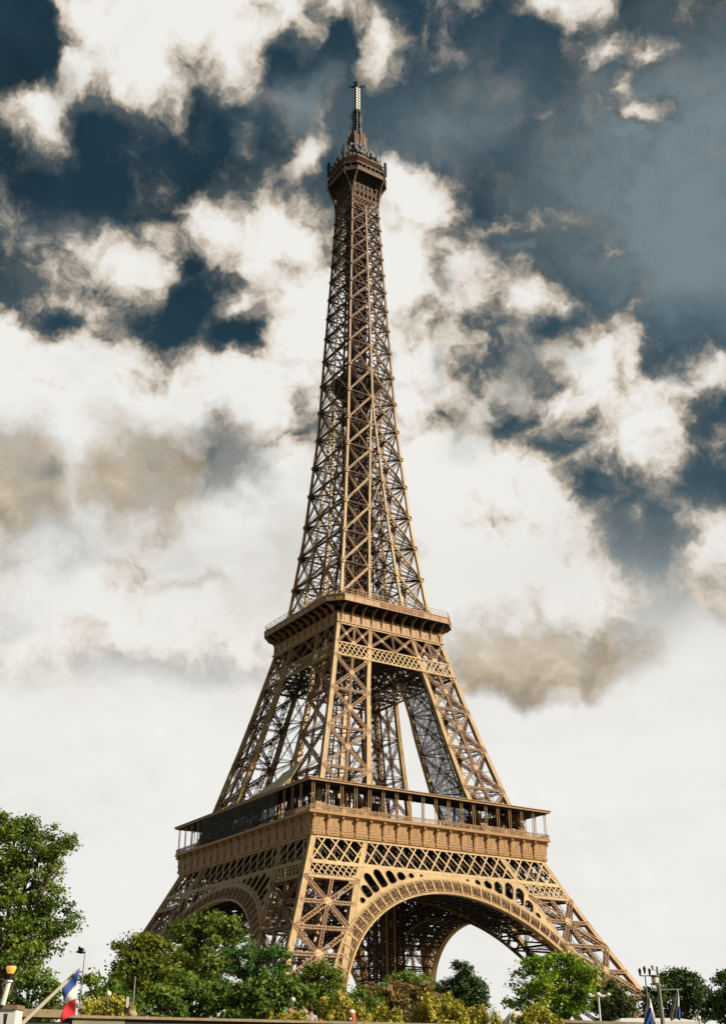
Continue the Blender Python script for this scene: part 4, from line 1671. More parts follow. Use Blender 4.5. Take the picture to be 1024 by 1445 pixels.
    mb.tube([(0, 0, 319.3), (0, 0, 322.2)], 0.95, 10)
    for a in range(4):
        an = R(-34 + 90 * a)
        x, y = math.cos(an), math.sin(an)
        mb.bar((0, 0, 320.2), (2.9 * x, 2.9 * y, 320.5), 0.35, 0.5)
        mb.bar((2.8 * x, 2.8 * y, 319.7), (2.8 * x, 2.8 * y, 321.6), 0.3)
        mb.bar((1.7 * x, 1.7 * y, 319.6), (1.7 * x, 1.7 * y, 321.0), 0.3)
        mb.bar((0, 0, 322.3), (1.6 * x, 1.6 * y, 322.5), 0.2)
    mb.bar((0, 0, 322), (0, 0, 324.2), 0.2)
    mb.bar((0.6, 0.2, 322), (0.6, 0.2, 323.6), 0.12)
    mb.build('mast_head', M_EQDARK, S)
    return T


build_tower()


# ------------------------------------------------------------------ vegetation
def leaf_mesh(name, P, A, B, material, parent):
    n = len(P)
    V = np.empty((n, 4, 3), np.float32)
    V[:, 0] = P - A
    V[:, 1] = P + B - A * 0.1
    V[:, 2] = P + A
    V[:, 3] = P - B - A * 0.1
    me = bpy.data.meshes.new(name)
    me.vertices.add(n * 4)
    me.vertices.foreach_set('co', V.reshape(-1))
    me.loops.add(n * 4)
    me.loops.foreach_set('vertex_index', np.arange(n * 4, dtype=np.int32))
    me.polygons.add(n)
    me.polygons.foreach_set('loop_start', np.arange(0, n * 4, 4, dtype=np.int32))
    me.polygons.foreach_set('loop_total', np.full(n, 4, dtype=np.int32))
    me.materials.append(material)
    me.update(calc_edges=True)
    o = bpy.data.objects.new(name, me)
    COL.objects.link(o)
    o.parent = parent
    return o


def foliage(kind, label, cat, dist, blobs, material, leaf=0.26, dens=1.0, clump=0.62, trunk=None, group=None, seed=0, upright=False, gap=0.0, depth=0.7, low=False, trunk_r=0.28, flat=1.0, per=46):
    """a tree or shrub: blobs are the lumps of its crown as seen from the river, each given its own depth"""
    rs = np.random.RandomState(seed + 17)
    cs = []
    for (px, py, r) in blobs:
        d = dist + rs.uniform(-depth, depth) * r * dist / FOC
        c = at(px, py, d)
        t = (c - CAMP).dot(FW)
        cs.append((np.array(c), r * t / FOC))
    if low:
        for (px, py, r) in list(blobs):
            c = at(px, py, dist)
            rad = r * (c - CAMP).dot(FW) / FOC
            z = c.z - rad
            while z > GZ + 0.3:
                cs.append((np.array((c.x + rs.uniform(-.3, .3), c.y + rs.uniform(-.3, .3), z)), rad))
                z -= rad
    cx = float(np.mean([c[0] for c, r in cs]))
    cy = float(np.mean([c[1] for c, r in cs]))
    if trunk is not None:
        b = at(trunk, 1440, dist)
        cx, cy = b.x, b.y
    root = empty(kind, (cx, cy, GZ))
    tag(root, label, cat, group)
    base = np.array((cx, cy, GZ))
    Ps, As, Bs = [], [], []
    for c, rad in cs:
        n = max(4, int(dens * 4 * math.pi * rad * rad / (math.pi * clump * clump) * 0.95))
        d = rs.normal(size=(n, 3))
        d /= np.linalg.norm(d, axis=1)[:, None]
        rr = rad * (0.45 + 0.62 * rs.rand(n) ** 0.6)
        q = c + d * rr[:, None] * np.array((1, 1, flat))
        keep = rs.rand(n) > gap
        q = q[keep]
        for cc in q:
            m = int(per * 1.75 * rs.uniform(0.6, 1.3))
            cr = clump * rs.uniform(0.6, 1.25)
            e = rs.normal(size=(m, 3)) * np.array((1, 1, 0.6)) * cr * 0.5
            if upright:
                e *= np.array((0.55, 0.55, 1.5))
            Ps.append(cc + e)
            up = rs.normal(size=(m, 3)) * 0.55 + (cc - c) / rad * 0.6 + np.array((0, 0, 0.45))
            up /= np.linalg.norm(up, axis=1)[:, None]
            a = rs.normal(size=(m, 3)) + (np.array((0, 0, 1.8)) if upright else np.array((0, 0, -0.35)))
            a = np.cross(np.cross(up, a), up)
            a /= np.linalg.norm(a, axis=1)[:, None] + 1e-6
            b = np.cross(up, a)
            s = leaf * rs.uniform(0.6, 1.25, size=(m, 1))
            As.append(a * s * 0.44)
            Bs.append(b * s * (0.2 if upright else 0.30))
    P = np.concatenate(Ps) - base
    A = np.concatenate(As)
    B = np.concatenate(Bs)
    ok = P[:, 2] > 0.05
    leaf_mesh('crown', P[ok].astype(np.float32), A[ok], B[ok], material, root)
    # trunk and limbs
    mb = MB()
    zmin = min(c[2] - r for c, r in cs) - GZ
    mean = np.mean([c for c, r in cs], axis=0) - base
    fork = Vector((mean[0] * 0.25, mean[1] * 0.25, max(0.5, zmin * 0.8)))
    k = trunk_r
    mb.tube([(0, 0, -0.3), (0, 0, 0.3), tuple(fork * 0.55 + Vector((0.08, 0, 0))), tuple(fork)], [k * 1.5, k * 1.1, k * 0.95, k * 0.8], 10)
    for c, r in cs[:14]:
        t = Vector(tuple(c - base))
        midp = fork.lerp(t, 0.5) + Vector((rs.uniform(-.3, .3), rs.uniform(-.3, .3), 0.25))
        mb.tube([tuple(fork), tuple(midp), tuple(t), tuple(t + (t - midp).normalized() * r * 0.6)], [k * 0.6, k * 0.36, k * 0.2, k * 0.06], 6)
        for _ in range(4):
            w_ = Vector(tuple(rs.normal(size=3))).normalized() * r * 0.8
            mb.tube([tuple(midp.lerp(t, 0.7)), tuple(t + w_)], [k * 0.16, k * 0.04], 5)
    mb.build('trunk' if not low else 'stem', M_BARK, root)
    return root


L_PLANE = leaf_mat('plane_leaves', (0.057, 0.097, 0.019), (0.130, 0.202, 0.031), (0.309, 0.362, 0.054))
L_GOLD = leaf_mat('golden_leaves', (0.059, 0.100, 0.018), (0.155, 0.210, 0.029), (0.344, 0.348, 0.051))
L_DARK = leaf_mat('dark_leaves', (0.031, 0.060, 0.019), (0.065, 0.110, 0.028), (0.141, 0.192, 0.043), 0.25)
L_MID = leaf_mat('mid_leaves', (0.065, 0.116, 0.023), (0.141, 0.235, 0.039), (0.336, 0.404, 0.068))
L_FEATH = leaf_mat('feathery_leaves', (0.031, 0.097, 0.028), (0.072, 0.182, 0.046), (0.181, 0.298, 0.068), 0.3)
L_BRIGHT = leaf_mat('bright_leaves', (0.089, 0.182, 0.019), (0.193, 0.320, 0.031), (0.515, 0.553, 0.054))
L_RUST = leaf_mat('rust_leaves', (0.08, 0.10, 0.03), (0.28, 0.20, 0.085), (0.50, 0.32, 0.19))
L_YEL = leaf_mat('yellow_leaves', (0.055, 0.085, 0.014), (0.46, 0.42, 0.06), (0.78, 0.68, 0.15), 0.15)
L_CONE = leaf_mat('blue_green_needles', (0.036, 0.068, 0.028), (0.075, 0.128, 0.046), (0.168, 0.223, 0.077), 0.15)

TREES = 'trees between the quay and the tower'
foliage('plane_tree', 'tall green tree cut by the left edge, the highest of all the trees', 'tree', 75,
        [(20, 1190, 36), (-25, 1185, 42), (58, 1192, 32), (80, 1192, 18), (40, 1235, 44), (-20, 1250, 55), (25, 1290, 48), (72, 1296, 32), (90, 1308, 17), (-5, 1335, 50), (50, 1330, 34), (15, 1366, 30), (45, 1352, 22), (78, 1212, 20), (70, 1262, 26), (5, 1165, 20), (42, 1170, 15), (-8, 1158, 18), (95, 1190, 9)],
        L_PLANE, 0.25, 1.0, 0.6, trunk=2, seed=1, gap=0.14, group=TREES, trunk_r=0.42, per=54)
foliage('leafy_tree', 'bushy mid green tree directly behind the tricolour flag and its white pole', 'tree', 68,
        [(50, 1397, 27), (22, 1405, 25), (68, 1405, 18), (42, 1384, 15), (80, 1420, 13), (20, 1425, 22), (58, 1425, 22)], L_MID, 0.24, 0.9, 0.5, seed=2, gap=0.12, group=TREES)
foliage('leafy_tree', 'small open green tree leaning left towards the thin mast', 'tree', 64,
        [(135, 1388, 13), (123, 1384, 9), (150, 1393, 14), (165, 1402, 18), (142, 1410, 14), (126, 1416, 12), (165, 1422, 16), (190, 1420, 14)], L_MID, 0.24, 0.9, 0.42, trunk=160, seed=3, gap=0.15, group=TREES)
foliage('round_tree', 'golden green tree with a rounded double crown, left of the taller dark tree', 'tree', 72,
        [(182, 1345, 22), (205, 1340, 22), (230, 1345, 20), (176, 1366, 20), (205, 1368, 28), (232, 1368, 20), (195, 1395, 26), (225, 1392, 22), (215, 1332, 14), (192, 1330, 12)], L_GOLD, 0.22, 1.05, 0.46, seed=4, gap=0.1, group=TREES)
foliage('plane_tree', 'dark green tree in front of the left arch with a high broad top', 'tree', 90,
        [(268, 1318, 24), (295, 1308, 22), (322, 1312, 20), (255, 1345, 26), (290, 1345, 36), (325, 1342, 22), (265, 1380, 32), (305, 1382, 32), (335, 1325, 10), (280, 1302, 14), (310, 1300, 14)], L_PLANE, 0.30, 0.95, 0.62, seed=5, gap=0.14, group=TREES, trunk_r=0.36)
foliage('leafy_tree', 'low broad green tree at the foot of the dark tree, just above the quay wall', 'tree', 60,
        [(232, 1404, 24), (258, 1398, 20), (285, 1412, 26), (225, 1425, 22), (320, 1422, 22), (262, 1428, 20), (305, 1402, 18), (250, 1418, 22)], L_MID, 0.24, 1.0, 0.44, seed=6, gap=0.06, group=TREES)
foliage('feathery_tree', 'blue green feathery tree with layered open branches in front of the near leg', 'tree', 74,
        [(330, 1348, 16), (350, 1342, 15), (372, 1350, 15), (392, 1345, 12), (408, 1350, 9), (335, 1368, 22), (362, 1372, 22), (388, 1368, 12), (325, 1392, 20), (350, 1395, 18), (400, 1362, 8)], L_FEATH, 0.20, 0.95, 0.42, seed=7, gap=0.2, flat=0.55, group=TREES)
foliage('leafy_tree', 'wide mid green tree right of the feathery tree, above the visitors', 'tree', 58,
        [(350, 1402, 22), (375, 1398, 24), (405, 1392, 20), (365, 1425, 24), (400, 1418, 24), (425, 1412, 16), (335, 1424, 20), (420, 1395, 10)], L_MID, 0.24, 1.0, 0.44, seed=8, gap=0.06, group=TREES)
foliage('domed_tree', 'dark green domed tree at the base of the near leg', 'tree', 86,
        [(432, 1378, 17), (452, 1374, 16), (470, 1386, 16), (418, 1386, 12), (440, 1396, 24), (472, 1402, 18), (455, 1415, 24)], L_PLANE, 0.26, 1.05, 0.5, seed=9, gap=0.06, group=TREES)
foliage('leafy_shrub', 'green bush between the domed dark tree and the rust coloured bush', 'shrub', 66,
        [(490, 1412, 17), (508, 1412, 16), (474, 1422, 17), (522, 1420, 16), (498, 1428, 18)], L_MID, 0.22, 1.0, 0.42, seed=10, gap=0.05, low=True, trunk_r=0.08)
foliage('green_hedge', 'clipped green hedge tree behind the rust coloured bush, below the arch', 'tree', 105,
        [(545, 1390, 11), (560, 1384, 11), (577, 1383, 11), (592, 1388, 11), (606, 1394, 10), (575, 1396, 15), (555, 1398, 12)], L_MID, 0.28, 1.1, 0.5, seed=11, gap=0.05, group=TREES)
foliage('rust_bush', 'rust and pinkish brown bush in the centre below the arch', 'shrub', 70,
        [(528, 1402, 11), (545, 1398, 13), (562, 1402, 15), (582, 1404, 14), (602, 1400, 11), (545, 1416, 17), (570, 1420, 20), (595, 1418, 16), (615, 1412, 10)], L_RUST, 0.22, 1.0, 0.42, seed=12, gap=0.08, low=True, trunk_r=0.08)
foliage('conical_tree', 'dark blue green conical tree standing alone against the sky in the arch opening', 'tree', 80,
        [(650, 1363, 8), (651, 1372, 12), (646, 1384, 17), (664, 1386, 14), (640, 1400, 22), (668, 1398, 20), (630, 1410, 15), (680, 1408, 12), (655, 1415, 28), (675, 1425, 16), (635, 1428, 18)], L_CONE, 0.22, 1.1, 0.42, seed=13, gap=0.1, group=TREES)
foliage('bright_tree', 'bright green broad tree in front of the right foot of the arch', 'tree', 76,
        [(757, 1372, 22), (785, 1366, 20), (812, 1368, 17), (828, 1384, 16), (738, 1390, 19), (770, 1393, 28), (805, 1395, 28), (730, 1410, 15), (762, 1418, 22), (798, 1418, 22), (822, 1408, 16), (770, 1358, 12), (800, 1356, 12), (835, 1372, 8)], L_BRIGHT, 0.25, 1.0, 0.5, seed=14, gap=0.1, group=TREES, trunk_r=0.3)
foliage('dark_tree', 'small dark tree behind the white double lamp, right of the bright green tree', 'tree', 112,
        [(866, 1398, 14), (852, 1408, 16), (880, 1412, 15), (862, 1426, 20), (886, 1428, 12), (845, 1425, 14)], L_DARK, 0.32, 1.1, 0.6, seed=15, gap=0.12, group=TREES)
foliage('dark_tree', 'large dark green tree with a ragged top behind the flag pole at the right', 'tree', 130,
        [(928, 1396, 17), (950, 1390, 18), (975, 1396, 18), (990, 1408, 14), (955, 1415, 30), (922, 1420, 20), (988, 1424, 18), (956, 1374, 6), (974, 1376, 6), (938, 1380, 8), (980, 1382, 7), (962, 1383, 9), (908, 1400, 8)], L_DARK, 0.34, 1.1, 0.66, seed=16, gap=0.12, group=TREES)
foliage('dark_tree', 'dark tree cut by the right edge of the photo', 'tree', 122,
        [(1022, 1392, 12), (1006, 1412, 16), (1024, 1415, 18), (1008, 1430, 18), (1021, 1376, 6), (1030, 1400, 22), (1035, 1430, 26)], L_DARK, 0.32, 1.1, 0.62, seed=18, gap=0.1, group=TREES)
YEL = 'yellow leaved shrubs along the quay'
for q, (lab, d, bl) in enumerate([
    ('yellow shrub under the thin mast at the left, right of the tricolour flag', 46, [(122, 1424, 9), (138, 1420, 10), (153, 1421, 9), (168, 1424, 8), (178, 1429, 7)]),
    ('low yellow shrub below the wide green tree, in front of the visitors', 44, [(396, 1439, 6), (410, 1440, 6), (423, 1442, 5)]),
    ('yellow shrub right behind the orange post', 46, [(462, 1424, 11), (478, 1419, 12), (494, 1424, 11), (506, 1430, 9)]),
    ('small yellow shrub right of the orange post', 47, [(532, 1438, 7), (546, 1435, 8), (558, 1438, 7)]),
    ('largest yellow shrub, left of the dark conical tree', 48, [(592, 1430, 11), (608, 1424, 13), (625, 1420, 13), (640, 1428, 12), (652, 1436, 9), (615, 1436, 14)]),
    ('low yellow shrub below the dark conical tree', 52, [(668, 1438, 9), (684, 1435, 9), (700, 1439, 8)]),
    ('yellow shrub below the bright green tree, before the white canopy', 50, [(732, 1437, 10), (748, 1432, 11), (764, 1435, 10), (776, 1440, 7)]),
]):
    bl = [(x_, y_ - 3.0, r_ * 1.15) for x_, y_, r_ in bl]
    foliage('yellow_shrub', lab, 'shrub', d, bl, L_YEL, 0.17, 1.0, 0.26, seed=30 + q, upright=True, low=True, trunk_r=0.05, gap=0.05, group=YEL, depth=0.5, per=34)


# ------------------------------------------------------------------ lamps, flags, small things
M_LAMPGLOW = bpy.data.materials.new('amber_glass')
M_LAMPGLOW.use_nodes = True
_n = NT(M_LAMPGLOW.node_tree)
_o = _n.node('ShaderNodeOutputMaterial')
_p = _n.node('ShaderNodeBsdfPrincipled')
_p.inputs['Base Color'].default_value = (0.72, 0.36, 0.05, 1)
_p.inputs['Roughness'].default_value = 0.2
_p.inputs['Emission Color'].default_value = (1.0, 0.5, 0.08, 1)
_p.inputs['Emission Strength'].default_value = 0.45
_n.l.new(_p.outputs[0], _o.inputs[0])
M_GLOBE = mat('milky_globe', (0.72, 0.72, 0.55), 0.3, 0.05, 3)
M_POSTGREY = mat('grey_green_post', (0.22, 0.23, 0.19), 0.5, 0.2, 3)
M_BLUE = mat('blue_cloth', (0.045, 0.10, 0.34), 0.8, 0.15, 4)
M_REDC = mat('red_cloth', (0.62, 0.035, 0.045), 0.8, 0.12, 4)
M_WHC = mat('white_cloth', (0.74, 0.72, 0.68), 0.8, 0.05, 4)
M_GREYC = mat('grey_cloth', (0.30, 0.30, 0.26), 0.8, 0.15, 4)
M_ORANGE = mat('orange_paint', (0.60, 0.13, 0.05), 0.5, 0.12, 4)
M_BEIGE = mat('beige_plaster', (0.45, 0.35, 0.19), 0.85, 0.15, 1, bump=0.2)
M_BLACK = mat('black_paint', (0.02, 0.02, 0.022), 0.5, 0.2, 3)


def up_post(name, px, dist, ytop, rad, material, label=None, cat=None, group=None, seg=10, taper=0.8, base_z=None):
    t = at(px, ytop, dist)
    bz = GZ if base_z is None else base_z
    root = empty(name, (t.x, t.y, bz))
    if label:
        tag(root, label, cat, group)
    h = t.z - bz
    mb = MB()
    mb.tube([(0, 0, 0), (0, 0, 0.25), (0, 0, 0.27), (0, 0, h)], [rad * 1.8, rad * 1.7, rad, rad * taper], seg)
    mb.build('post', material, root)
    return root, h


# side direction (screen right) on the ground
SD = Vector((RT.x, RT.y, 0)).normalized()
SB = Vector((-SD.y, SD.x, 0))

# slim mast with brackets at the left
r_, h = up_post('slim_mast', 120.5, 55, 1340, 0.045, M_POSTGREY, 'thin grey mast with two small brackets rising right of the tricolour flag', 'mast', taper=0.35)
mb = MB()
for f in (0.78, 0.60):
    mb.bar((0, 0, h * f), SD * -0.32 + Vector((0, 0, h * f - 0.05)), 0.05)
    mb.ball(SD * -0.32 + Vector((0, 0, h * f - 0.05)), 0.07, 8, 6)
mb.build('bracket', M_POSTGREY, r_)

# little bird left of the mast
b = at(113.8, 1344, 48)
root = empty('bird', b)
tag(root, 'small black bird in flight left of the top of the thin mast', 'bird')
mb = MB()
mb.tube([SD * -0.16, SD * -0.08 + Vector((0, 0, .02)), SD * 0.03, SD * 0.12, SD * 0.2 - Vector((0, 0, .02))], [0.02, 0.045, 0.055, 0.035, 0.02], 8)
mb.ball(SD * -0.13 + Vector((0, 0, .03)), 0.035, 8, 6)
for s in (-1, 1):
    w0_ = SB * (0.03 * s)
    mb.plate([SD * -0.08 + w0_, SD * 0.07 + w0_, SD * 0.09 + SB * (0.2 * s) + Vector((0, 0, .13)), SD * 0.0 + SB * (0.34 * s) + Vector((0, 0, .2)), SD * -0.06 + SB * (0.2 * s) + Vector((0, 0, .14))], (0.1, 0.1, 1), 0.012)
mb.build('body', M_BLACK, root)

# globe lamps
for px, py, r, d, lab in ((153, 1403, 3.7, 50, 'globe lamp above the yellow shrub near the thin mast'), (413, 1411, 3.2, 50, 'globe lamp beside the visitors in front of the wide green tree'),
                          (985.5, 1437, 2.6, 62, 'small yellowish globe lamp in front of the dark trees at the far right')):
    r_, h = up_post('globe_lamp', px, d, py + r, 0.035, M_POSTGREY, lab, 'lamp', 'globe lamps in the park')
    rad = r * d / FOC * 1.02
    mb = MB()
    mb.ball((0, 0, h + rad * 0.95), rad, 14, 10)
    mb.build('globe', M_GLOBE, r_, True)

# thin post with a white faced box on its side, stone mound at its foot
r_, h = up_post('sign_post', 191, 45, 1378, 0.035, M_POSTGREY, 'thin brown post carrying a black and white box, above the quay wall at the left', 'post')
mb = MB()
z = at(183, 1417, 45).z - GZ
mb.box(-0.075, -0.09, z - 0.3, 0.075, 0.09, z + 0.26)
bx = mb.build('signal_box', M_BLACK, r_)
bx.location = SD * -0.2
bx.rotation_euler = (0, 0, math.atan2(SD.y, SD.x))
mb = MB()
mb.plate([(0.02 + 0.055 * math.cos(a), -0.105, z + 0.05 + (0.15 if math.sin(a) > 0 else 0.12) * math.sin(a) + (0.06 if math.sin(a) > 0 else -0.06)) for a in np.linspace(0, 2 * math.pi, 12, endpoint=False)], (0, 1, 0), 0.02)
mb.build('white_panel', M_WHITE, bx)
mb = MB()
mb.bar((0, 0, z), SD * -0.15 + Vector((0, 0, z)), 0.04)
mb.build('bracket', M_POSTGREY, r_)

# orange post with white cap and round emblem
p = at(496.3, 1424.5, 42)
root = empty('orange_post', (p.x, p.y, GZ))
tag(root, 'short orange post with a white cap and a round white emblem on a dark disc', 'post')
h = p.z - GZ
mb = MB()
mb.tube([(0, 0, 0), (0, 0, 0.1), (0, 0, h - 0.14), (0, 0, h - 0.1)], [0.16, 0.14, 0.13, 0.125], 16)
mb.build('post', M_ORANGE, root)
mb = MB()
mb.tube([(0, 0, h - 0.1), (0, 0, h - 0.05), (0, 0, h)], [0.12, 0.11, 0.05], 16)
mb.build('cap', M_WHITE, root)
mb = MB()
f = -SB
up_ = Vector((0, 0, 1))
for nm, rr_, off, mt in (('disc', 0.085, 0.128, M_BLACK), ('emblem', 0.048, 0.142, M_WHITE)):
    mb = MB()
    cc = f * off + SD * -0.03 + Vector((0, 0, h - 0.29))
    mb.plate([cc + SD * (rr_ * math.cos(a)) + up_ * (rr_ * math.sin(a)) for a in np.linspace(0, 2 * math.pi, 16, endpoint=False)], f, 0.02)
    mb.build(nm, mt, root)

# stone balls / mound on the quay
for px, py, r, lab, mt in ((186.5, 1431.5, 6.5, 'pale rounded stone at the foot of the thin post behind the quay wall', M_STONE), (452, 1440.5, 3.0, 'small orange ball on the quay left of the orange post', M_ORANGE)):
    d = 41
    c = at(px, py, d)
    rad = r * d / FOC
    mb = MB()
    mb.tube([(0, 0, GZ - c.z - 0.02), (0, 0, -rad * .5), (0, 0, 0)], [rad * 1.1, rad * 0.9, rad * 0.7], 14)
    mb.ball((0, 0, 0), rad, 16, 10, 0.8)
    o = mb.build('stone_bollard', mt, None, True)
    o.location = c
    tag(o, lab, 'bollard')

# white twin-arm lamp at the right
r_, h = up_post('twin_lamp', 843.5, 62, 1405, 0.055, M_WHITE, 'white street lamp with two level arms and three lamp heads before the bright green tree', 'street lamp')
mb = MB()
mb.bar(SD * -0.42 + Vector((0, 0, h)), SD * 0.5 + Vector((0, 0, h)), 0.09)
mb.build('arm', M_WHITE, r_)
for dx_, rad in ((-0.42, 0.10), (0.0, 0.14), (0.5, 0.11)):
    mb = MB()
    mb.ball(SD * dx_ + Vector((0, 0, h + 0.05)), rad, 12, 8, 0.75)
    mb.build('lamp_head', M_WHITE, r_, True)

# triple lantern lamp further back
r_, h = up_post('triple_lantern', 909.5, 78, 1377, 0.05, M_POSTGREY, 'dark ornate lamp post with three lanterns left of the tall flag pole', 'street lamp')
mb = MB()
mb.bar(SD * -0.3 + Vector((0, 0, h)), SD * 0.3 + Vector((0, 0, h)), 0.07)
mb.build('arm', M_POSTGREY, r_)
for dx_, dz in ((-0.3, 0), (0, 0.12), (0.3, 0)):
    mb = MB()
    c = SD * dx_ + Vector((0, 0, h + dz))
    mb.tube([c, c + Vector((0, 0, .06)), c + Vector((0, 0, .3)), c + Vector((0, 0, .32)), c + Vector((0, 0, .45))], [0.04, 0.06, 0.09, 0.11, 0.02], 8)
    mb.build('lantern', M_BLACK, r_)

# tall pole with hanging lantern and cross bar
D0 = 46
PXM = lambda n_, d=D0: n_ * d / FOC
r_, h = up_post('lamp_pole', 926, D0, 1364, 0.09, M_POSTGREY, 'tall grey green pole with a hanging lantern and a cross bar near its top', 'lamp post', taper=0.42)
zz = lambda y: at(926, y, D0).z - GZ
mb = MB()
mb.bar(SD * PXM(-11) + Vector((0, 0, zz(1397))), SD * PXM(29.5) + Vector((0, 0, zz(1396))), 0.045)
mb.build('cross_bar', M_POSTGREY, r_)
mb = MB()
c = SD * PXM(-4.2)
mb.tube([c + Vector((0, 0, zz(1390))), c + Vector((0, 0, zz(1388))), c + Vector((0, 0, zz(1378.5))), c + Vector((0, 0, zz(1378))), c + Vector((0, 0, zz(1376)))], [0.15, 0.10, 0.115, 0.17, 0.14], 12)
ln = mb.build('lantern', mat('lantern_brown', (0.12, 0.08, 0.05), 0.5, 0.2, 3), r_)
mb = MB()
mb.tube([c + Vector((0, 0, zz(1387))), c + Vector((0, 0, zz(1379.5)))], [0.12, 0.13], 12)
mb.build('glass', M_GLOBE, ln)
mb = MB()
c = SD * PXM(-5.2)
mb.bar(Vector((0, 0, zz(1370))), c + Vector((0, 0, zz(1368))), 0.05)
mb.tube([c + Vector((0, 0, zz(1369))), c + Vector((0, 0, zz(1363))), c + Vector((0, 0, zz(1361.5)))], [0.035, 0.07, 0.03], 10)
mb.build('top_lamp', M_GLOBE, r_)


def cloth(name, outline_px, dist, material, parent, thick=0.012, ripple=0.05, nx=6, ny=14):
    """hanging cloth between a left edge and a right edge, each a list of pixel points from top to bottom"""
    L, Rr = outline_px
    mb = MB()
    base = parent.location
    ev = lambda E, t: (np.interp(t, np.linspace(0, 1, len(E)), [e[0] for e in E]), np.interp(t, np.linspace(0, 1, len(E)), [e[1] for e in E]))
    for j in range(ny + 1):
        t = j / ny
        a, b_ = ev(L, t), ev(Rr, t)
        for i in range(nx + 1):
            s = i / nx
            p = at(a[0] + (b_[0] - a[0]) * s, a[1] + (b_[1] - a[1]) * s, dist)
            p = p + SB * (math.sin(s * 7 + t * 3) * ripple) - base
            mb.v.append(p)
    for j in range(ny):
        for i in range(nx):
            k = j * (nx + 1) + i
            mb.f.append((k, k + 1, k + nx + 2, k + nx + 1))
    o = mb.build(name, material, parent, True)
    sm = o.modifiers.new('thick', 'SOLIDIFY')
    sm.thickness = thick
    return o


# the two drooping blue and white flags at the right
fl = empty('hanging_flag', at(954.5, 1397, 45.6))
tag(fl, 'limp white and blue flag hanging from the right end of the cross bar', 'flag', 'limp blue and white flags at the right')
cloth('white_stripe', ([(954, 1397), (951, 1409), (948, 1421), (945, 1431), (946, 1441)], [(955.5, 1397), (954, 1409), (953.5, 1420), (953, 1431), (952.5, 1437)]), 45.6, M_GREYC, fl)
cloth('light_field', ([(955, 1397), (954, 1409), (953.5, 1420), (953, 1431), (952.5, 1437)], [(955.8, 1397), (957.5, 1407), (958, 1420), (954.5, 1430), (954, 1438)]), 45.6, M_WHC, fl)
cloth('blue_field', ([(954.2, 1419.5), (954.2, 1426), (954.4, 1432), (954.4, 1438)], [(958, 1420.5), (959.3, 1427), (959.8, 1434), (959, 1440)]), 45.57, M_BLUE, fl)
fl = empty('hanging_flag', at(914.5, 1409, 44.8))
tag(fl, 'limp flag with a large blue field drooping left of the tall pole', 'flag', 'limp blue and white flags at the right')
cloth('white_stripe', ([(914, 1408), (911.5, 1419), (909.5, 1431), (908, 1446)], [(917, 1410), (920, 1420), (923, 1432), (925, 1446)]), 44.8, M_WHC, fl)
cloth('blue_field', ([(915.5, 1421), (912.5, 1429), (909.8, 1437), (907.5, 1447)], [(918, 1423), (919.7, 1430), (920, 1437), (918, 1447)]), 44.72, M_BLUE, fl)
mb = MB()
c = at(914.5, 1400, 44.8) - fl.location
mb.tube([c, Vector((0, 0, 0)), at(915.5, 1447, 44.8) - fl.location, Vector((0, 0, GZ - fl.location.z))], [0.02, 0.03, 0.04, 0.05], 8)
mb.build('pole', M_POSTGREY, fl)

# white marquee, beige kiosk wall and little canopy
def marquee(name, px0, px1, ytop, yeave, dist, label, inset=0.25, depth=6.0):
    a, b = at(px0, yeave, dist), at(px1, yeave, dist)
    c = (a + b) / 2
    root = empty(name, (c.x, c.y, GZ))
    tag(root, label, 'tent')
    wdt = (b - a).length / 2
    he = c.z - GZ
    hr = at((px0 + px1) / 2, ytop, dist).z - GZ
    Q = lambda u, v, z: SD * u + SB * v + Vector((0, 0, z))
    mb = MB()
    r1 = wdt * (1 - inset)
    mb.quad(Q(-wdt, 0, he), Q(wdt, 0, he), Q(r1, depth / 2, hr), Q(-r1, depth / 2, hr))
    mb.quad(Q(wdt, depth, he), Q(-wdt, depth, he), Q(-r1, depth / 2, hr), Q(r1, depth / 2, hr))
    mb.quad(Q(wdt, 0, he), Q(wdt, depth, he), Q(r1, depth / 2, hr), Q(r1, depth / 2, hr + .001))
    mb.quad(Q(-wdt, depth, he), Q(-wdt, 0, he), Q(-r1, depth / 2, hr), Q(-r1, depth / 2, hr + .001))
    mb.build('roof', M_WHITE, root)
    mb = MB()
    for u0, v0, u1, v1 in ((-wdt, 0, wdt, 0), (wdt, 0, wdt, depth), (wdt, depth, -wdt, depth), (-wdt, depth, -wdt, 0)):
        mb.plate([Q(u0 * .99, v0, he - 0.35), Q(u1 * .99, v1, he - 0.35), Q(u1 * .99, v1, he - 0.01), Q(u0 * .99, v0, he - 0.01)], SB if v0 == v1 else SD, 0.02)
    mb.build('valance', M_WHITE, root)
    for u in (-wdt * .97, 0, wdt * .97):
        for v in (0.1, depth - 0.1):
            mb = MB()
            mb.bar(Q(u, v, 0), Q(u, v, he), 0.08)
            mb.build('leg', M_POSTGREY, root)
    return root


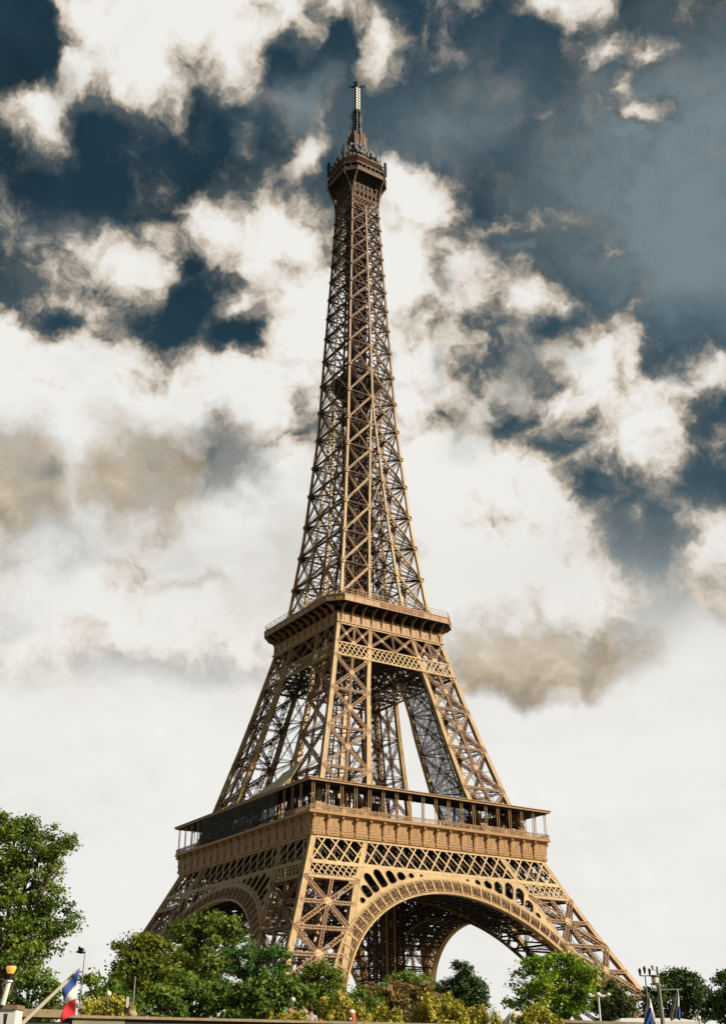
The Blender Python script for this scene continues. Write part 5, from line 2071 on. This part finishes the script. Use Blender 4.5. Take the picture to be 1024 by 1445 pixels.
marquee('white_marquee', 872, 992, 1434, 1442, 84, 'wide white tent roof behind the flags at the right bottom', 0.28)
marquee('white_canopy', 718, 748, 1425, 1439, 58, 'small white canopy half hidden by the yellow shrub under the bright tree', 0.55, 3.0)
a, b = at(791, 1439, 56), at(915, 1443, 56)
c = (a + b) / 2
root = empty('kiosk_wall', (c.x, c.y, GZ))
tag(root, 'low beige wall with a pale coping below the bright green tree at the right', 'wall')
wdt = (b - a).length / 2
Q = lambda u, v, z: SD * u + SB * v + Vector((0, 0, z))
mb = MB()
h0, h1 = a.z - GZ, b.z - GZ
mb.v = [Q(-wdt, 0, -.1), Q(wdt, 0, -.1), Q(wdt, .4, -.1), Q(-wdt, .4, -.1), Q(-wdt, 0, h0 - .12), Q(wdt, 0, h1 - .12), Q(wdt, .4, h1 - .12), Q(-wdt, .4, h0 - .12)]
mb.f = [(0, 3, 2, 1), (4, 5, 6, 7), (0, 1, 5, 4), (1, 2, 6, 5), (2, 3, 7, 6), (3, 0, 4, 7)]
mb.build('wall_face', M_BEIGE, root)
mb = MB()
mb.v = [Q(-wdt - .06, -.06, h0 - .118), Q(wdt + .06, -.06, h1 - .118), Q(wdt + .06, .46, h1 - .118), Q(-wdt - .06, .46, h0 - .118), Q(-wdt - .06, -.06, h0), Q(wdt + .06, -.06, h1), Q(wdt + .06, .46, h1), Q(-wdt - .06, .46, h0)]
mb.f = [(0, 3, 2, 1), (4, 5, 6, 7), (0, 1, 5, 4), (1, 2, 6, 5), (2, 3, 7, 6), (3, 0, 4, 7)]
mb.build('coping', M_STONE, root)

# ---- near things at the left: pontoon, white cabinet, amber lamp, flag
DN = 15.0
pa = at(-60, 1445, DN)
pz = 5.2
root = MB()
q0 = at(5, 1445, DN)
C0 = Vector((q0.x, q0.y, 0))
Qn = lambda u, v, z: C0 + SD * u + SB * v + Vector((0, 0, z))
mb = MB()
mb.v = [Qn(-8, -2, 0.6), Qn(1.2, -2, 0.6), Qn(1.2, 5, 0.6), Qn(-8, 5, 0.6), Qn(-8, -2, pz), Qn(1.2, -2, pz), Qn(1.2, 5, pz), Qn(-8, 5, pz)]
mb.f = [(0, 3, 2, 1), (4, 5, 6, 7), (0, 1, 5, 4), (1, 2, 6, 5), (2, 3, 7, 6), (3, 0, 4, 7)]
o = mb.build('pontoon', M_DKWALL)
tag(o, kind='structure')
# cabinet
c = at(8, 1418, DN)
root = empty('white_cabinet', (c.x, c.y, pz))
root.rotation_euler = (0, 0, math.atan2(SD.y, SD.x))
tag(root, 'white cabinet with dark vertical slots and a brown lid in the bottom left corner', 'cabinet')
pm = DN / FOC * 1.0
h = c.z - pz
mb = MB()
mb.box(-0.22, 0, 0, 14 * pm, 0.3, h - 0.05)
mb.build('body', M_WHITE, root)
mb = MB()
mb.box(-0.24, -0.02, h - 0.048, 15.5 * pm, 0.32, h)
mb.build('lid', mat('brown_lid', (0.25, 0.17, 0.10), 0.6, 0.2, 3), root)
for u in (-8.0, 2.5):
    for s in (-1, 1):
        mb = MB()
        mb.bar((u * pm + s * 0.013, -0.003, h - 0.09), (u * pm - s * 0.004, -0.003, h - 0.32), 0.012, 0.006, (0, 1, 0))
        mb.build('slot', M_BLACK, root)
# lamp on the cabinet
c = at(6, 1418, DN - 0.05)
root = empty('amber_lamp', (c.x, c.y, c.z))
tag(root, 'lit amber lantern with a dark cap on a short white column at the left edge', 'lamp')
zz = lambda y: at(6, y, DN).z - c.z
mb = MB()
a_ = SD * (0.5 * pm)
mb.tube([SD * (-2 * pm) + Vector((0, 0, 0)), SD * (2.5 * pm) + Vector((0, 0, zz(1386)))], [0.032, 0.03], 12)
mb.tube([SD * (2.5 * pm) + Vector((0, 0, zz(1386))), SD * (2.6 * pm) + Vector((0, 0, zz(1383.5)))], [0.045, 0.045], 12)
mb.build('column', M_WHITE, root, False)
cc = SD * (3.6 * pm)
mb = MB()
mb.tube([cc + Vector((0, 0, zz(y))) for y in (1384, 1382, 1376, 1374.5)], [0.028, 0.025, 0.028, 0.03], 12)
mb.tube([cc + Vector((0, 0, zz(y))) for y in (1363.5, 1362.5, 1360, 1358.5)], [0.055, 0.058, 0.04, 0.012], 12)
mb.build('cap', M_BLACK, root)
mb = MB()
mb.tube([cc + Vector((0, 0, zz(y))) for y in (1374.5, 1373, 1370.5, 1368, 1365, 1363.5)], [0.034, 0.04, 0.046, 0.057, 0.057, 0.052], 16)
mb.build('glass', M_LAMPGLOW, root, True)
# tricolour flag on its slanting pole
ft = at(112.5, 1366, 16.0)
fb_ = at(31, 1445, 16.0)
root = empty('tricolour_flag', fb_ + (fb_ - ft) * 0.35)
tag(root, 'blue, white and red flag drooping from a slanting white pole in the lower left', 'flag')
L0 = root.location.copy()
mb = MB()
mb.tube([Vector((0, 0, 0)), fb_ - L0, at(84, 1394.5, 16.0) - L0, at(110.5, 1368, 16.03) - L0], [0.030, 0.028, 0.022, 0.014], 12)
mb.build('pole', mat('cream_pole', (0.66, 0.60, 0.45), 0.5, 0.05, 4), root)
Lf = [(111.5, 1366), (100, 1381), (87.5, 1396)]
Lb = [(112.6, 1366), (112.3, 1375), (109.8, 1385)]


def strip(name, P4, material, n=8):
    """four-sided cloth with rippled surface; P4 = corners in pixels: top left, top right, bottom right, bottom left"""
    mb = MB()
    for j in range(n + 1):
        for i in range(n + 1):
            s, t = i / n, j / n
            x = (P4[0][0] * (1 - s) + P4[1][0] * s) * (1 - t) + (P4[3][0] * (1 - s) + P4[2][0] * s) * t
            y = (P4[0][1] * (1 - s) + P4[1][1] * s) * (1 - t) + (P4[3][1] * (1 - s) + P4[2][1] * s) * t
            x += 0.5 * math.sin(t * 3.0) * (1 if s > 0.5 else -0.4)
            p = at(x, y, 15.95)
            w_ = math.sin((x - y) * 0.16) * 0.02 + math.sin((x + 1.4 * y) * 0.09) * 0.02
            mb.v.append(p + SB * w_ - L0)
    for j in range(n):
        for i in range(n):
            k = j * (n + 1) + i
            mb.f.append((k, k + 1, k + n + 2, k + n + 1))
    o = mb.build(name, material, root, True)
    sm = o.modifiers.new('thick', 'SOLIDIFY')
    sm.thickness = 0.006
    return o


strip('blue_stripe', [(87.3, 1396), (112.6, 1366), (109.5, 1384), (91, 1411)], M_BLUE)
strip('white_stripe', [(91, 1411), (109.5, 1384), (108.8, 1409), (92.3, 1417)], M_WHC)
strip('red_stripe', [(92.3, 1417), (108.8, 1409), (105.5, 1431), (84.5, 1442.5)], M_REDC)


# ------------------------------------------------------------------ people on the quay
M_SKIN = mat('skin', (0.45, 0.26, 0.17), 0.6, 0.08, 6)
M_HAIR = mat('dark_hair', (0.03, 0.02, 0.015), 0.6, 0.2, 20)


def skinned(name, verts, edges, radii, material, parent, root_i=0, sub=1):
    me = bpy.data.meshes.new(name)
    me.from_pydata(verts, edges, [])
    me.materials.append(material)
    o = bpy.data.objects.new(name, me)
    COL.objects.link(o)
    o.parent = parent
    o.modifiers.new('skin', 'SKIN')
    if not me.skin_vertices:
        bpy.context.view_layer.objects.active = o
        o.select_set(True)
        bpy.ops.mesh.customdata_skin_add()
        o.select_set(False)
    for i, r in enumerate(radii):
        me.skin_vertices[0].data[i].radius = r if isinstance(r, tuple) else (r, r)
        me.skin_vertices[0].data[i].use_root = (i == root_i)
    ss = o.modifiers.new('sub', 'SUBSURF')
    ss.levels = ss.render_levels = sub
    return o


def person(px, ytop, dist, label, shirt, trousers, hair, heading=0.0, height=1.72, hat=None):
    t = at(px, ytop, dist)
    k = height / 1.72
    root = empty('person', (t.x, t.y, t.z - height))
    root.rotation_euler = (0, 0, math.atan2(SB.y, SB.x) + heading)
    root.scale = (k, k, k)
    tag(root, label, 'person', 'visitors behind the quay wall')
    # x forward, y left
    V = [(0, 0, .95), (0, 0, 1.1), (0, 0, 1.27), (0, 0, 1.40), (0, 0, 1.48), (.01, 0, 1.56), (.015, 0, 1.66)]
    rad = [(.15, .12), (.13, .10), (.16, .11), (.10, .08), .055, .085, .075]
    E_ = [(0, 1), (1, 2), (2, 3), (3, 4), (4, 5), (5, 6)]
    # nose and ears
    V += [(.105, 0, 1.585)]
    rad += [.012]
    E_ += [(5, 7)]
    for s in (-1, 1):
        i = len(V)
        V += [(0, s * .17, 1.38), (.0, s * .22, 1.12), (.10, s * .2, .90), (.14, s * .19, .83)]
        rad += [.055, .04, .032, .034]
        E_ += [(3, i), (i, i + 1), (i + 1, i + 2), (i + 2, i + 3)]
        for q, (dy, L) in enumerate(((-.03, .07), (-.01, .085), (.01, .08), (.03, .065))):
            j = len(V)
            V += [(.16 + .0 * q, s * .19 + dy, .80), (.175, s * .19 + dy, .80 - L)]
            rad += [.009, .008]
            E_ += [(i + 3, j), (j, j + 1)]
        j = len(V)
        V += [(.185, s * .165, .80), (.20, s * .155, .765)]
        rad += [.010, .009]
        E_ += [(i + 3, j), (j, j + 1)]
        i = len(V)
        V += [(0, s * .09, .86), (.015, s * .1, .48), (-.01, s * .1, .09), (.15, s * .11, .045)]
        rad += [.085, .058, .04, .035]
        E_ += [(0, i), (i, i + 1), (i + 1, i + 2), (i + 2, i + 3)]
    skinned('body', V, E_, rad, M_SKIN, root)
    V = [(0, 0, .93), (0, 0, 1.1), (0, 0, 1.27), (0, 0, 1.40)]
    rad = [(.165, .135), (.15, .12), (.175, .125), (.115, .09)]
    E_ = [(0, 1), (1, 2), (2, 3)]
    for s in (-1, 1):
        i = len(V)
        V += [(0, s * .17, 1.38), (0, s * .21, 1.18)]
        rad += [.07, .06]
        E_ += [(3, i), (i, i + 1)]
    skinned('shirt', V, E_, rad, shirt, root)
    V = [(0, 0, .95)]
    rad = [(.16, .13)]
    E_ = []
    for s in (-1, 1):
        i = len(V)
        V += [(0, s * .09, .84), (.015, s * .1, .48), (-.01, s * .1, .12)]
        rad += [.098, .075, .062]
        E_ += [(0, i), (i, i + 1), (i + 1, i + 2)]
    skinned('trousers', V, E_, rad, trousers, root)
    mb = MB()
    mb.ball((-.015, 0, 1.645), .098, 14, 10, 1.02)
    mb.build('hat' if hat else 'hair', hat or hair, root, True)
    return root


M_SH1 = mat('grey_white_shirt', (0.50, 0.47, 0.44), 0.8, 0.08, 6)
M_SH2 = mat('dark_red_shirt', (0.22, 0.05, 0.05), 0.8, 0.08, 6)
M_SH3 = mat('pink_shirt', (0.60, 0.38, 0.30), 0.8, 0.08, 6)
M_TEAL = mat('teal_cloth', (0.03, 0.28, 0.22), 0.8, 0.08, 6)
M_NAVY = mat('navy_cloth', (0.03, 0.04, 0.08), 0.8, 0.08, 6)
person(439, 1420.5, 47, 'dark haired person in a pale grey shirt, right of the globe lamp', M_SH1, M_NAVY, M_HAIR, 0.1)
person(431.5, 1426.5, 50, 'fair haired person in a dark red top, just left of the one in pale grey', M_SH2, M_NAVY, mat('fair_hair', (0.5, 0.42, 0.33), 0.7, 0.1, 9), 0.4, 1.66)
person(402.5, 1422.0, 49, 'person in a teal green hat and top behind the low yellow shrub', M_TEAL, M_NAVY, M_HAIR, 2.4, hat=M_TEAL)
person(409.5, 1423.5, 49.5, 'person in a pale pink top standing next to the one in teal', M_SH3, M_NAVY, mat('reddish_hair', (0.45, 0.22, 0.10), 0.7, 0.1, 9), -0.6, 1.68)
